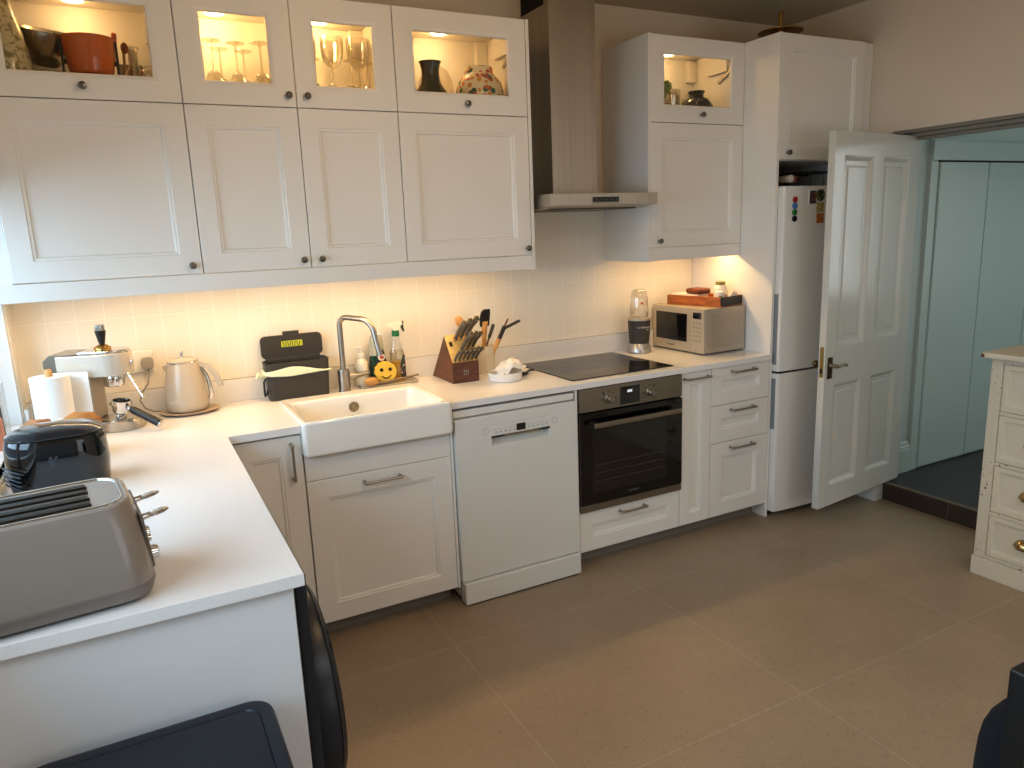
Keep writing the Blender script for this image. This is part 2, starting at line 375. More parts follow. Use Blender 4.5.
def glass_cab(x0, x1, doors, knobs, label, right=False):
    t = thing('glazed_wall_cabinet', label, 'cabinet', ((x0+x1)/2, -.19, ZU1), group='glazed cabinets in the top row')
    open_box(x0, x1, YU+.021, -.009, ZU1, ZU2).obj('carcass', CABIN, t, True)
    for (a, b), k in zip(doors, knobs):
        fr = .084
        d = front(a, b, ZU1, ZU2, YU, fr=fr, glass=True).obj('door', CAB, t, True)
        M().box(a+fr-.006, b-fr+.006, YU+.011, YU+.015, ZU1+fr-.006, ZU2-fr+.006).obj('glass_pane', PANE, d, True)
        knob(k, YU, 2.122, d)
    for a, b in doors:
        cx = (a+b)/2+(-.03 if len(doors) == 2 else 0)
        M().lathe([(0, 0), (.034, 0), (.036, .003), (.036, .008), (0, .008)], (cx, -.150, ZU2-.016-.0125), seg=32).obj('cabinet_light', LED, t, True)
    M().box(x1-.075, x1-.018, -.055, -.022, ZU2-.13, ZU2-.02, .003).obj('bracket_cover', CABIN, t, True)
    if len(doors) == 1:
        M().box(x1-.04, x1-.017, -.30, -.15, ZU2-.12, ZU2-.018, .004).obj('lift_hinge', CABIN, t, True)
        q = M(); q.prism([(-.335, ZU2-.115), (-.32, ZU2-.105), (-.22, ZU2-.16), (-.225, ZU2-.17)], 0, x1-.03, x1-.02); q.box(x1-.04, x1-.018, -.352, -.335, ZU2-.155, ZU2-.095, .003)
        q.obj('hinge_arm', NICK, t, True)
    for a, b in doors:
        cx = (a+b)/2+(-.03 if len(doors) == 2 else 0)
        lamp('POINT', (cx, -.150, ZU2-.065), 0.72*PUCK*(2.6 if len(doors) == 2 else 1.0), (1, .58, .20), size=.02)
    return t
def wall_cab(x0, x1, doors, knobs, label):
    t = thing('wall_cabinet', label, 'cabinet', ((x0+x1)/2, -.19, ZU0), group='plain wall cabinets in the lower row')
    M().box(x0+.0005, x1-.0005, YU+.021, -.009, ZU0, ZU1-.001).obj('carcass', CAB, t, True)
    for (a, b), k in zip(doors, knobs):
        d = front(a, b, ZU0, ZU1, YU).obj('door', CAB, t, True)
        knob(k, YU, 1.512, d)
    return t
def lamp(kind, loc, energy, color, rot=(0, 0, 0), size=.1, size_y=None, spot=None, blend=.3):
    l = bpy.data.lights.new('lamp', kind); l.energy = energy; l.color = color
    if kind == 'AREA':
        l.size = size
        if size_y: l.shape = 'RECTANGLE'; l.size_y = size_y
    else: l.shadow_soft_size = size
    if kind == 'SPOT': l.spot_size = math.radians(spot); l.spot_blend = blend
    o = bpy.data.objects.new('light', l); COL.objects.link(o); o.location = loc; o.rotation_euler = [math.radians(a) for a in rot]
    return o
WARM = (1, .66, .30); PUCK = 1.0

# ------------------------------------------------------------------ wall cabinets
XA = [-3.28, -2.68, -2.28, -1.88, -1.28]
glass_cab(XA[0], XA[1], [(XA[0], XA[1])], [-2.985], 'leftmost glazed top cabinet, holding an amber pot and a steel bowl')
glass_cab(XA[1], XA[3], [(XA[1], XA[2]), (XA[2], XA[3])], [-2.31, -2.24], 'two-door glazed top cabinet full of brightly lit wine glasses')
glass_cab(XA[3], XA[4], [(XA[3], XA[4])], [-1.572], 'glazed top cabinet left of the hood with dark vase and floral jar')
glass_cab(-.6, 0, [(-.6, 0)], [-.285], 'glazed top cabinet right of the hood, holding a dark patterned pot')
wall_cab(XA[0], XA[1], [(XA[0], XA[1])], [-2.715], 'leftmost wide white wall cabinet, bluish with window light')
wall_cab(XA[1], XA[3], [(XA[1], XA[2]), (XA[2], XA[3])], [-2.31, -2.24], 'two-door white wall cabinet above the compost caddy and tap')
wall_cab(XA[3], XA[4], [(XA[3], XA[4])], [-1.305], 'white one-door wall cabinet directly left of the steel hood')
wall_cab(-.6, 0, [(-.6, 0)], [-.55], 'white one-door wall cabinet above the microwave')
tag(M().box(-1.279, -1.263, YU, -.009, 1.413, ZU2, .001).obj('cover_panel', CAB), 'white end panel closing the left wall cabinets beside the hood', 'panel')
tag(M().box(-.618, -.6005, YU, -.009, 1.413, ZU2, .001).obj('cover_panel', CAB), 'white end panel right of the hood, on the cabinet above the microwave', 'panel')
tag(M().box(XL+.001, XA[0]-.0005, YU+.012, -.009, 1.415, ZU2, .001).obj('infill_board', CAB), 'narrow white infill board between left wall and leftmost wall cabinets', 'board')
tag(M().box(XL+.01, -1.28, YU+.004, YU+.022, 1.416, ZU0-.001, .002).obj('pelmet', CAB), 'long white pelmet strip under the left wall cabinets', 'pelmet')
tag(M().box(-.6, -.001, YU+.004, YU+.022, 1.416, ZU0-.001, .002).obj('pelmet', CAB), 'short white pelmet strip under the cabinet above the microwave', 'pelmet')

# ------------------------------------------------------------------ tall housing, fridge
t = thing('tall_cabinet', 'tall white fridge housing with one high door and dark open niche', 'cabinet', (.3, -.3, 0))
M().box(.0005, .018, -.62, -.009, 0, ZU2, .001).obj('side_panel', CAB, t, True)
M().box(.618, .636, -.60, -.009, 0, ZU2).obj('side_panel', CAB, t, True)
M().box(.637, .699, -.60, -.58, 0, ZU2, .001).obj('filler_strip', CAB, t, True)
M().box(.0185, .6175, -.598, -.009, 1.885, ZU2).obj('carcass', CAB, t, True)
M().box(.0185, .6175, -.04, -.02, .05, 1.884).obj('back_panel', DARKGAP, t, True)
d = front(.0185, .6175, 1.887, ZU2, -.62).obj('door', CAB, t, True); knob(.072, -.62, 1.922, d)
tag(M().box(.02, .60, -.48, -.47, 0, .028).obj('plinth_vent', DARKGAP), 'dark plinth strip under the fridge', 'plinth')

t = thing('fridge_freezer', 'tall white fridge freezer standing half behind the open door', 'fridge', (.315, -.35, 0))
M().box(.026, .612, -.60, -.06, .03, 1.755, .004).obj('body', WHITE, t, True)
def fdoor(z0, z1, gz0, gz1):
    pts = [(.022, -.602), (.022, -.645), (.026, -.655), (.033, -.658)]
    for k in range(0, 13):
        x = .045+(.612-.045)*k/12; pts.append((x, -.660-.012*math.sin(PI*k/12)**.8))
    pts += [(.616, -.648), (.616, -.602)]
    d = M().prism(pts, 2, z0, z1).obj('door', WHITE, t, True)
    M().box(.0195, .0225, -.644, -.618, gz0, gz1, .001).obj('grip', mat('grip shadow grey', '#7d8288', .5), d, True)
    return d
fdoor(.035, .803, .50, .775); fdoor(.815, 1.757, .85, 1.22)
M().box(.03, .60, -.655, -.56, .803, .815).obj('door_gap', DARKGAP, t, True)
M().box(.05, .58, -.60, -.50, 0, .03).obj('foot_rail', DARKGAP, t, True)
FY = -.662
def fmag(x, z): return FY-.012*math.sin(PI*max(0, (x-.045))/.567)**.8+.001
for z, c, n in ((1.691, '#a3241c', 'red'), (1.660, '#3b6fb0', 'blue'), (1.629, '#1f6b38', 'green'), (1.597, '#15161a', 'black')):
    x = .087
    o = M().lathe([(0, 0), (.014, 0), (.015, .002), (.015, .007), (.013, .009), (0, .009)], seg=24, mx=T(x, fmag(x, z), z) @ R(90, 'X')).obj('fridge_magnet', mat('magnet '+n, c, .35))
    tag(o, 'round %s button magnet in the column of four on the fridge' % n, 'magnet', 'round fridge magnets')
def flat(name, x0, x1, z0, z1, m, label, cat, off=.0035):
    xm = (x0+x1)/2
    return tag(M().box(x0, x1, fmag(xm, 0)-off, fmag(xm, 0)+.001, z0, z1, .0005).obj(name, m), label, cat)
flat('fridge_postcard', .178, .232, 1.665, 1.735, WHITE, 'white-edged picture card with red and dark blocks on the fridge', 'magnet')
o = flat('fridge_picture', .184, .229, 1.669, 1.732, spots('card print', '#20242e', ['#a83a24', '#3a4a6a', '#c07a3a'], 70, .30), 'dark red and blue printed picture on the white fridge card', 'picture', .0055)
COLx = .262
o = M().lathe([(0, 0), (.029, 0), (.03, .002), (.03, .004), (0, .0045)], seg=28, mx=T(COLx, fmag(COLx, 0), 1.71) @ R(90, 'X')).obj('fridge_magnet', spots('badge print', '#1c201e', ['#5d7d2f', '#8ba04a'], 45, .3))
tag(o, 'round black badge magnet with a green shape, beside the door edge', 'magnet')
flat('fridge_magnet', .237, .29, 1.625, 1.675, spots('leaf print', '#b7a660', ['#7e8f4b', '#d8c98a', '#8a5a34'], 60, .35), 'yellow-green picture magnet below the round badge', 'magnet')
flat('fridge_magnet', .24, .29, 1.57, 1.62, spots('orange print', '#b2662a', ['#8a4418', '#cf8c46'], 50, .3), 'orange square magnet, lowest by the door edge', 'magnet')
# wine rack on top of the fridge
q = M()
for x in (.315, .415, .515):
    q.tube([(x, -.56, 1.76), (x, -.56, 1.835), (x, -.30, 1.835), (x, -.30, 1.76)], .003, 8)
q.tube([(.235, -.56, 1.80), (.28, -.56, 1.835), (.6, -.56, 1.835)], .003, 8); q.tube([(.235, -.30, 1.80), (.28, -.3, 1.835), (.6, -.30, 1.835)], .003, 8); q.tube([(.235, -.56, 1.762), (.6, -.56, 1.762)], .003, 8)
tag(q.obj('wine_rack', BLACK), 'black wire rack on top of the fridge', 'rack')
bt = thing('wine_bottle', 'bottle with pale cap lying on the fridge, beside the panel', 'bottle', (.128, -.60, 1.797), group='bottles lying on the fridge')
prof = [(0, 0), (.036, 0), (.037, .01), (.037, .19), (.03, .22), (.016, .25), (.0145, .30), (0, .30)]
M().lathe([(0, .01), (.0165, .01), (.0165, .0), (.0185, 0), (.0185, .06), (.0155, .065), (.015, .1), (.035, .14), (.0355, .35), (0, .352)], seg=24, mx=R(-90, 'X')).obj('bottle_glass', mat('bottle pale', '#b8a986', .3), bt)
M().lathe([(0, -.004), (.012, -.004), (.019, -.002), (.019, .02), (0, .02)], seg=20, mx=R(-90, 'X')).obj('cap', mat('bottle cap', '#d9d2c2', .4), bt)
b2 = dup(bt, (.056, -.56, 1.797), 0, 'bottle with amber end lying on the fridge, left of the pale cap')
for c in b2.children:
    c.data = c.data.copy(); c.data.materials[0] = mat('bottle amber', '#9a6a2c', .3)
b3 = dup(bt, (.196, -.56, 1.797), 0, 'dark bottle with reddish tip lying right of the pale-capped bottle')
for c, m_ in zip(b3.children, (mat('bottle dark', '#2a2320', .2), mat('bottle red tip', '#8a4a3a', .4))):
    c.data = c.data.copy(); c.data.materials[0] = m_
# brass stand lying on the tall cabinet
t = thing('brass_stand', 'brass disc with short upright stem on top of the tall cabinet', 'stand', (.20, -.43, ZU2))
M().lathe([(0, .05), (.03, .048), (.105, .052), (.112, .055), (.112, .059), (.105, .062), (.03, .062), (0, .062)], seg=48).obj('disc', BRASS, t)
M().lathe([(0, 0), (.06, 0), (.06, .01), (.02, .02), (.014, .05), (0, .05)], seg=28).obj('foot', BRASS, t)
M().lathe([(.012, .06), (.013, .068), (.0105, .072), (.0105, .145), (.0125, .147), (.0125, .152), (0, .152)], seg=24).obj('stem', BRASS, t)

# ------------------------------------------------------------------ base cabinets
YD = -.62
def base_body(t, x0, x1, z1=.88, y0=-.598):
    M().box(x0+.0005, x1-.0005, y0, -.012, .08, z1).obj('carcass', CAB, t, True)
t = thing('drawer_cabinet', 'white base cabinet with three drawers beside the fridge', 'cabinet', (-.2, -.3, 0)); base_body(t, -.4, 0)
for z0, z1, hz in ((.68, .88, .848), (.48, .68, .648), (.08, .48, .447)):
    d = front(-.4, 0, z0, z1, YD, fr=.068 if z1-z0 < .3 else .075).obj('drawer', CAB, t, True); handle(-.192, YD, hz, .15, d)
t = thing('pull_out_cabinet', 'narrow white pull-out base cabinet right of the oven', 'cabinet', (-.5, -.3, 0)); base_body(t, -.6, -.4)
d = front(-.6, -.4, .08, .88, YD, fr=.06).obj('door', CAB, t, True); handle(-.502, YD, .846, .15, d)
t = thing('oven_cabinet', 'white drawer base carrying the built-in oven', 'cabinet', (-.9, -.3, 0))
M().box(-1.1995, -.6005, -.598, -.012, .08, .282).obj('carcass', CAB, t, True)
M().box(-1.1995, -1.184, -.60, -.012, .282, .88).obj('side_panel', CAB, t, True); M().box(-.616, -.6005, -.60, -.012, .282, .88).obj('side_panel', CAB, t, True)
d = front(-1.2, -.6, .08, .282, YD, fr=.068).obj('drawer', CAB, t, True); handle(-.897, YD, .249, .145, d)
tag(M().box(-1.212, -1.2005, -.622, -.012, .08, .88).obj('filler_strip', CAB), 'thin white filler strip between dishwasher and oven', 'panel')
tag(M().box(-1.829, -1.818, -.622, -.012, .08, .784).obj('filler_strip', CAB), 'thin white filler strip between sink cabinet and dishwasher', 'panel')
# sink cabinet
t = thing('sink_cabinet', 'white base cabinet with a big pull-out door under the sink', 'cabinet', (-2.13, -.3, 0))
q = M(); q.box(-2.4285, -2.412, -.598, -.012, .08, .88); q.box(-1.8455, -1.8295, -.598, -.012, .08, .88); q.box(-2.412, -1.8455, -.598, -.012, .08, .1); q.box(-2.412, -1.8455, -.03, -.012, .1, .88)
q.obj('carcass', CAB, t, True)
M().box(-2.4275, -1.8305, YD, -.60, .6815, .784, .001).obj('fixed_rail', CAB, t, True)
d = front(-2.429, -1.829, .08, .68, YD, fr=.075).obj('door', CAB, t, True); handle(-2.13, YD, .640, .145, d)
# corner cabinet
t = thing('corner_cabinet', 'white corner base cabinet with a vertical door handle', 'cabinet', (-2.56, -.3, 0))
M().box(-3.34, -2.4305, -.598, -.012, .08, .878).obj('carcass', CAB, t, True)
d = front(-2.70, -2.4315, .08, .872, YD, fr=.075).obj('door', CAB, t, True); handle(-2.472, YD, .772, .135, d, True)
tag(M().box(-3.0, -1.83, -.53, -.515, 0, .079).obj('plinth', mat('plinth shade paint', '#857d72', .6)), 'recessed shadowed plinth under sink and corner cabinets', 'plinth')  # plinth colour darkened to carry the shade of the toe recess
tag(M().box(-1.20, -.002, -.53, -.515, 0, .079).obj('plinth', MATS['plinth shade paint']), 'recessed shadowed plinth under oven and drawer cabinets', 'plinth')
# peninsula base
t = thing('peninsula_cabinet', 'white base unit under the left worktop beside the washing machine', 'cabinet', (-3.03, -.9, 0))
M().box(-3.34, -2.735, -1.14, -.63, .08, .878).obj('carcass', CAB, t, True)
d = M().box(-2.733, -2.714, -1.138, -.66, .08, .875, .002).obj('door', CAB, t, True)
tag(M().box(-3.349, -2.712, -1.862, -1.844, 0, .8775, .001).obj('end_panel', mat('end panel white', '#e6e6e6', .4)), 'large white end panel of the left worktop, above the bin', 'panel')

# ------------------------------------------------------------------ worktops
SX0, SX1, SY0, SY1 = -2.432, -1.822, -.66, -.178
q = M(); z0, z1 = .88, W
q.prism([(-3.348, -.012), (-3.348, -1.891), (-2.691, -1.891), (-2.691, -.635), (SX0-.001, -.635), (SX0-.001, -.177), (SX1+.001, -.177), (SX1+.001, -.635), (-.001, -.635), (-.001, -.012)], 2, z0, z1, .0015)
tag(q.obj('worktop', TOP), 'white quartz L-shaped worktop along the back and left walls', 'worktop')
tag(M().box(-3.34, -.001, -.026, -.009, W, 1.006, .002).obj('upstand', TOP), 'low white upstand along the back wall under the tiles', 'upstand')
tag(M().box(XL+.009, XL+.022, -.14, -.027, W, 1.006, .002).obj('upstand', TOP), 'short white upstand on the left wall beside the window', 'upstand')

# ------------------------------------------------------------------ hob, oven, dishwasher, hood
t = thing('induction_hob', 'flat black glass hob set in the worktop', 'hob', (-.9, -.31, W))
M().box(-1.195, -.605, -.575, -.052, W, W+.005, .002).obj('glass_top', HOBG, t, True)
q = M()
for cx, cy, r in ((-1.06, -.43, .085), (-1.06, -.18, .1), (-.76, -.18, .085), (-.76, -.42, .105)):
    q.lathe([(r-.0012, 0), (r, 0), (r, .0003), (r-.0012, .0003), (r-.0012, 0)], (cx, cy, W+.0049), seg=48)
q.obj('zone_rings', mat('hob marks', '#2a2826', .4), t, True)

t = thing('built_in_oven', 'built-in steel and black glass oven under the hob', 'oven', (-.9, -.35, .285))
M().box(-1.183, -.617, -.60, -.06, .285, .875).obj('body', DARKGAP, t, True)
p = M().box(-1.197, -.603, -.636, -.601, .768, .877, .002).obj('control_panel', STEELD, t, True)
M().box(-.972, -.860, -.6375, -.635, .778, .862, .001).obj('clock_display', BLACKG, p, True)
M().box(-.932, -.905, -.639, -.637, .833, .845, .0005).obj('display_digits', mat('display glow', '#cfd3d6', .4, emit='#d9e4ee', estr=.5), p, True)
for x in (-1.038, -.803):
    k = M().lathe([(0, 0), (.021, 0), (.021, .003), (.017, .006), (.0155, .024), (.013, .027), (0, .027)], seg=28, mx=T(x, -.636, .817) @ R(90, 'X'))
    k.box(x-.003, x+.003, -.668, -.65, .803, .832, .001); k.obj('oven_knob', NICK, p, True)
    q = M()
    for a in range(0, 360, 45):
        if a == 270: continue
        ca, sa = math.cos(math.radians(a)), math.sin(math.radians(a)); q.box(x+.036*ca-.003, x+.036*ca+.003, -.6368, -.635, .817+.034*sa-.003, .817+.034*sa+.003)
    q.box(x-.034, x-.026, -.6368, -.635, .845, .853) if x < -1 else q.box(x+.026, x+.034, -.6368, -.635, .845, .853)
    q.obj('dial_marks', mat('dial print', '#2a2622', .5), p, True)
d = M().box(-1.197, -.603, -.640, -.602, .322, .762, .003).obj('door', OVENG, t, True)
M().box(-1.135, -.70, -.6412, -.639, .375, .70, .0004).obj('door_window', OVENW, d, True)
q = M(); q.box(-1.15, -.645, -.688, -.672, .70, .724, .003)
for x in (-1.13, -.665): q.box(x-.012, x+.012, -.674, -.638, .703, .721, .002)
q.obj('door_handle', STEELD, d, True)
M().box(-.93, -.87, -.6415, -.6395, .345, .354, .0003).obj('maker_badge', mat('badge grey', '#4a4642', .4), d, True)
M().box(-1.197, -.603, -.637, -.602, .286, .319, .002).obj('bottom_strip', STEELD, t, True)
q = M()
for z in (.43, .47, .51): q.box(-1.12, -.72, -.6418, -.6405, z, z+.0015)
q.obj('rack_lines', mat('rack glint', '#57503f', .4), d, True)

t = thing('dishwasher', 'white freestanding dishwasher between sink cabinet and oven', 'dishwasher', (-1.51, -.35, 0))
DX0, DX1 = -1.814, -1.2165
M().box(DX0+.004, DX1-.004, -.60, -.05, .02, .845, .003).obj('body', DWASH, t, True)
M().box(DX0+.002, DX1-.002, -.625, -.05, .836, .868, .006).obj('top_cover', DWASH, t, True)
# door with a scooped grip pocket
q = M(); yF = -.645; hx0, hx1 = -1.645, -1.365
q.box(DX0, DX1, yF, -.602, .108, .694, .004); q.box(DX0, hx0, yF, -.602, .69, .832, .004); q.box(hx1, DX1, yF, -.602, .69, .832, .004); q.box(hx0-.004, hx1+.004, yF, -.602, .735, .832, .003)
q.prism([(-.645, .690), (-.6445, .696), (-.636, .699), (-.622, .702), (-.611, .710), (-.606, .722), (-.605, .735), (-.602, .735), (-.602, .690)], 0, hx0-.002, hx1+.002)
d = q.obj('door', DWASH, t, True)
M().box(hx0-.004, hx1+.004, yF-.002, yF+.004, .731, .740, .001).obj('pocket_lip', mat('dark lip', '#1c1a18', .3), d, True)
M().box(hx0+.055, hx1-.05, yF-.003, yF, .731, .7395, .001).obj('lip_glint', mat('lip glint', '#8a7a64', .25, .6), d, True)  # glint on the dark lip, put in as a lighter strip
M().box(-1.527, -1.483, yF-.0012, yF+.002, .747, .777, .0005).obj('display', BLACKG, d, True)
q = M(); q.box(hx0, hx1, yF-.0006, yF+.001, .7655, .7668); q.box(hx0, hx1, yF-.0006, yF+.001, .789, .7898)
for k in range(5):
    q.box(-1.63+.022*k, -1.62+.022*k, yF-.0008, yF+.001, .752, .757); q.box(-1.47+.022*k, -1.46+.022*k, yF-.0008, yF+.001, .752, .757)
for x in (-1.675, -1.335): q.lathe([(.0125, 0), (.014, 0), (.014, .001), (.0125, .001), (.0125, 0)], seg=24, mx=T(x, yF, .765) @ R(90, 'X'))
q.obj('button_marks', mat('dw print', '#a8a6a4', .5), d, True)
M().box(DX0+.003, DX1-.003, -.66, -.602, .006, .104, .004).obj('kick_plate', DWASH, t, True)
M().box(DX0+.02, DX1-.02, -.655, -.58, 0, .006).obj('foot_rail', DARKGAP, t, True)
M().box(DX0+.006, DX1-.006, -.622, -.602, .102, .110).obj('door_gap', DARKGAP, t, True)

t = thing('extractor_hood', 'brushed steel chimney extractor hood above the hob', 'hood', (-.95, -.25, 1.69))
q = M(); q.box(-1.24, -.648, -.50, -.009, 1.692, 1.745, .0015)
q.prism([(-.50, 1.692), (-.009, 1.692), (-.009, 1.682), (-.36, 1.680)], 0, -1.235, -.653)
q.obj('canopy', STEEL, t, True)
M().box(-1.18, -.70, -.40, -.05, 1.676, 1.684, .002).obj('filter_panel', mat('hood filter', '#6a6156', .5, .6), t, True)
q = M(); q.box(-1.087, -.835, -.27, -.009, 1.7455, ZC-.001, .002)
c = q.obj('chimney', STEEL, t, True)
q = M(); q.box(-1.0885, -1.086, -.225, -.015, 2.60, 2.70)
q.obj('vent_grille', DARKGAP, c, True)
p = M().box(-1.018, -.872, -.502, -.498, 1.699, 1.728, .0008).obj('control_strip', BLACKG, t, True)
M().box(-1.018, -.872, -.503, -.499, 1.697, 1.706, .0008).obj('button_row', NICK, p, True)
q = M()
for k in range(5): q.box(-1.0+.028*k, -.995+.028*k, -.5026, -.5, 1.714, 1.719)
q.obj('indicator_marks', mat('hood marks', '#5f6a6f', .4), p, True)

# ------------------------------------------------------------------ sink and tap
t = thing('farmhouse_sink', 'white ceramic farmhouse sink with exposed deep front', 'sink', ((SX0+SX1)/2, -.42, .785))
bm = M(); r = .02
outer = [rrect(SX0, SX1, SY0, SY1, .022, 5)]
def ring(ins, z, rad): return [(p[0], p[1], z) for p in rrect(SX0+ins, SX1-ins, SY0+ins, SY1-ins, rad, 6)]
def ringi(ins, insb, z, rad): return [(p[0], p[1], z) for p in rrect(SX0+ins, SX1-ins, SY0+ins, SY1-insb, rad, 6)]
R_ = [ring(.012, .785, .014), ring(.004, .788, .018), ring(0, .797, .02), ring(0, .908, .02), ring(.003, .917, .02), ring(.009, .921, .02), ringi(.026, .075, .919, .03), ringi(.034, .083, .912, .03), ringi(.038, .088, .88, .035), ringi(.046, .094, .76, .04), ringi(.07, .12, .742, .05)]
rings = [[bm.bm.verts.new(p) for p in rr] for rr in R_]
skin(bm.bm, rings, True); bm.bm.faces.new(rings[-1])
# clip the front apron: the tub below .785 hides inside the cabinet
o = bm.obj('basin', CERAM, t, True)
q = M().lathe([(0, 0), (.026, 0), (.026, .003), (.022, .004), (.008, .002), (0, .004)], seg=28, mx=T(-2.128, SY1-.0905, .866) @ R(88, 'X') @ Matrix.Scale(.85, 4))
for a in range(0, 360, 45): q.tube([(-2.128+.01*math.cos(math.radians(a)), SY1-.095, .868+.01*math.sin(math.radians(a))), (-2.128+.02*math.cos(math.radians(a)), SY1-.095, .868+.02*math.sin(math.radians(a)))], .0022, 6)
q.obj('overflow_grille', mat('grille steel', '#8d877c', .25, 1), t, True)
M().lathe([(0, 0), (.04, 0), (.045, .003), (.03, .004), (0, .002)], (-2.12, -.43, .742), seg=28).obj('drain', CHROME, t, True)

t = thing('kitchen_tap', 'brushed steel mixer tap with a hooked spout behind the sink', 'tap', (-2.121, -.112, W), -52)
M().lathe([(0, 0), (.027, 0), (.027, .095), (.025, .1), (.014, .1), (0, .1)], seg=32).obj('tap_body', NICK, t)
pts = [(0, 0, .09), (0, 0, .298)]
for k in range(1, 9): a = PI-PI/2*k/8; pts.append((.038+.038*math.cos(a), 0, .298+.038*math.sin(a)))
pts.append((.10, 0, .332))
for k in range(1, 9): a = PI/2-(PI/2-.28)*k/8; pts.append((.112+.072*math.cos(a), 0, .256+.075*math.sin(a)))
pts += [(.192, 0, .225), (.206, 0, .170)]
M().tube(pts, .0125, 16).obj('spout', NICK, t)
q = M(); q.cyl((0, 0, .065), (.037, .047, .065), .0135); q.tube([(.034, .043, .065), (.045, .058, .066), (.075, .096, .070)], [.010, .0075, .006], 14)
q.obj('lever', NICK, t)

# ------------------------------------------------------------------ tray by the sink with its things
t = thing('sink_tray', 'clear shallow tray on the worktop behind the sink', 'tray', (-1.91, -.085, W))
q = M(); q.rbox(-.135, .135, -.062, .055, 0, .004, .02, 5)
q.tube([(p[0], p[1], .010) for p in rrect(-.135, .135, -.062, .055, .02, 5)], .0035, 8, closed=True)
q.obj('tray_body', mat('tray grey', '#b7ac97', .2), t)
t = thing('soap_dispenser', 'cream pump soap bottle on the sink tray', 'bottle', (-2.022, -.065, W+.0045))
M().lathe([(0, 0), (.027, 0), (.03, .006), (.03, .095), (.026, .115), (.012, .128), (.012, .138), (0, .138)], seg=32).obj('bottle_body', mat('cream bottle', '#ece4d0', .3), t)
q = M(); q.lathe([(.0135, .134), (.0135, .15), (.006, .152), (.005, .175), (.012, .177), (.012, .184), (0, .185)], seg=20); q.tube([(0, 0, .18), (-.04, -.004, .178)], [.006, .004], 10)
q.obj('pump', mat('pump white', '#f2ece0', .3), t)
M().lathe([(.0304, .045), (.0306, .046), (.0306, .074), (.0304, .075)], seg=32).obj('label', mat('soap label', '#cdbfa2', .5), t)
t = thing('washing_up_bottle', 'green washing-up liquid bottle with dark label on the sink tray', 'bottle', (-1.945, -.062, W+.0045))
M().lathe([(0, 0), (.032, 0), (.036, .005), (.036, .13), (.0355, .135), (0, .135)], seg=32, sy=.62).obj('liquid', mat('green liquid', '#12382a', .12), t)
M().lathe([(.0355, .135), (.035, .16), (.033, .2), (.029, .222), (.026, .226), (0, .226)], seg=32, sy=.62).obj('clear_bottle', mat('pale green plastic', '#b3b09a', .2), t)
q = M(); q.lathe([(.001, .0), (.022, .003), (.026, .03), (.018, .07), (.010, .085), (0, .09)], seg=20, sy=.3, mx=T(.012, -.022, .075)); q.obj('label', mat('dark label', '#141b16', .4), t)
M().lathe([(0, 0), (.017, 0), (.017, .003), (0, .004)], seg=24, mx=T(.012, -.0305, .128) @ R(90, 'X')).obj('roundel', mat('roundel cream', '#e6dcc8', .4), t)
M().box(.003, .021, -.0362, -.034, .121, .134, .001).obj('roundel_mark', mat('roundel red', '#b2402c', .4), t)
t = thing('spray_bottle', 'clear trigger spray bottle with yellow liquid on the sink tray', 'bottle', (-1.848, -.065, W+.0045))
M().lathe([(0, 0), (.03, 0), (.033, .005), (.033, .095), (0, .096)], seg=32, sy=.7).obj('liquid', mat('yellow liquid', '#c9992f', .1), t)
M().lathe([(.033, .096), (.032, .14), (.025, .175), (.014, .205), (.013, .222), (0, .222)], seg=32, sy=.7).obj('clear_bottle', GLASS, t)
M().lathe([(.0345, .02), (.035, .021), (.035, .14), (.03, .15)], seg=32, sy=.72, mx=None).obj('clear_label', thin_glass('spray label clear', (.9, .9, .85, 1), .05), t)
M().prism([(.006, .02), (.03, .02), (.03, .12), (.024, .135), (.010, .10), (.004, .07)], 1, -.0275, -.0255).obj('label', spots('spray label', '#20301f', ['#6a2f62', '#d8d2c4', '#9a3a4a'], 60, .3), t)
M().lathe([(.0165, .215), (.0175, .217), (.0175, .24), (.016, .242), (0, .242)], seg=24).obj('collar', mat('green collar', '#1f6a3a', .4), t)
q = M(); q.prism([(-.045, .262), (-.04, .275), (0, .285), (.03, .287), (.034, .27), (.014, .255), (.012, .242), (-.012, .242), (-.016, .258)], 1, -.012, .012, .003)
q.obj('spray_head', mat('spray white', '#efe8d8', .35), t)
q = M(); q.prism([(.03, .286), (.042, .284), (.036, .262), (.044, .235), (.038, .233), (.026, .262)], 1, -.008, .008, .002); q.obj('trigger', mat('trigger green', '#12331f', .4), t)
t = thing('smiling_sponge', 'round yellow scrubbing sponge with a smiling face', 'sponge', (-1.925, -.112, W+.016), -8)
q = M(); n = 72; pts = []
for k in range(n):
    a = 2*PI*k/n; rr = .041+(.003 if k % 6 < 3 else 0)
    pts.append((rr*math.cos(a)*1.15, .05+rr*math.sin(a)*1.1))
q.prism(pts, 1, -.016, .016, .002); q.obj('sponge_body', mat('yellow foam', '#e8bd4a', .9, bump=.5, bscale=150), t)
q = M()
for x in (-.02, .02): q.lathe([(0, 0), (.0085, 0), (.0085, .001), (0, .001)], seg=20, mx=T(x, -.0165, .062) @ R(90, 'X'))
q.tube([(-.022+.044*k/8, -.0165, .034-.012*math.sin(PI*k/8)) for k in range(9)], .0025, 8)
q.obj('face_holes', mat('sponge hole', '#2a1a08', .9), t)
t = thing('dish_brush', 'wooden dish brush with a long metal handle lying in front of the sponge', 'brush', (-2.005, -.148, W+.012), 4)
M().ball((-.0, 0, .022), .034, 1.0, .7, .62).obj('brush_head', mat('tan bristles', '#b98a4e', .9, bump=.8, bscale=160), t)
M().tube([(.02, -.004, .014), (.08, -.004, .012), (.24, .012, .022)], [.0055, .006, .005], 12).obj('brush_handle', mat('brush handle', '#8c7c66', .35, .5), t)

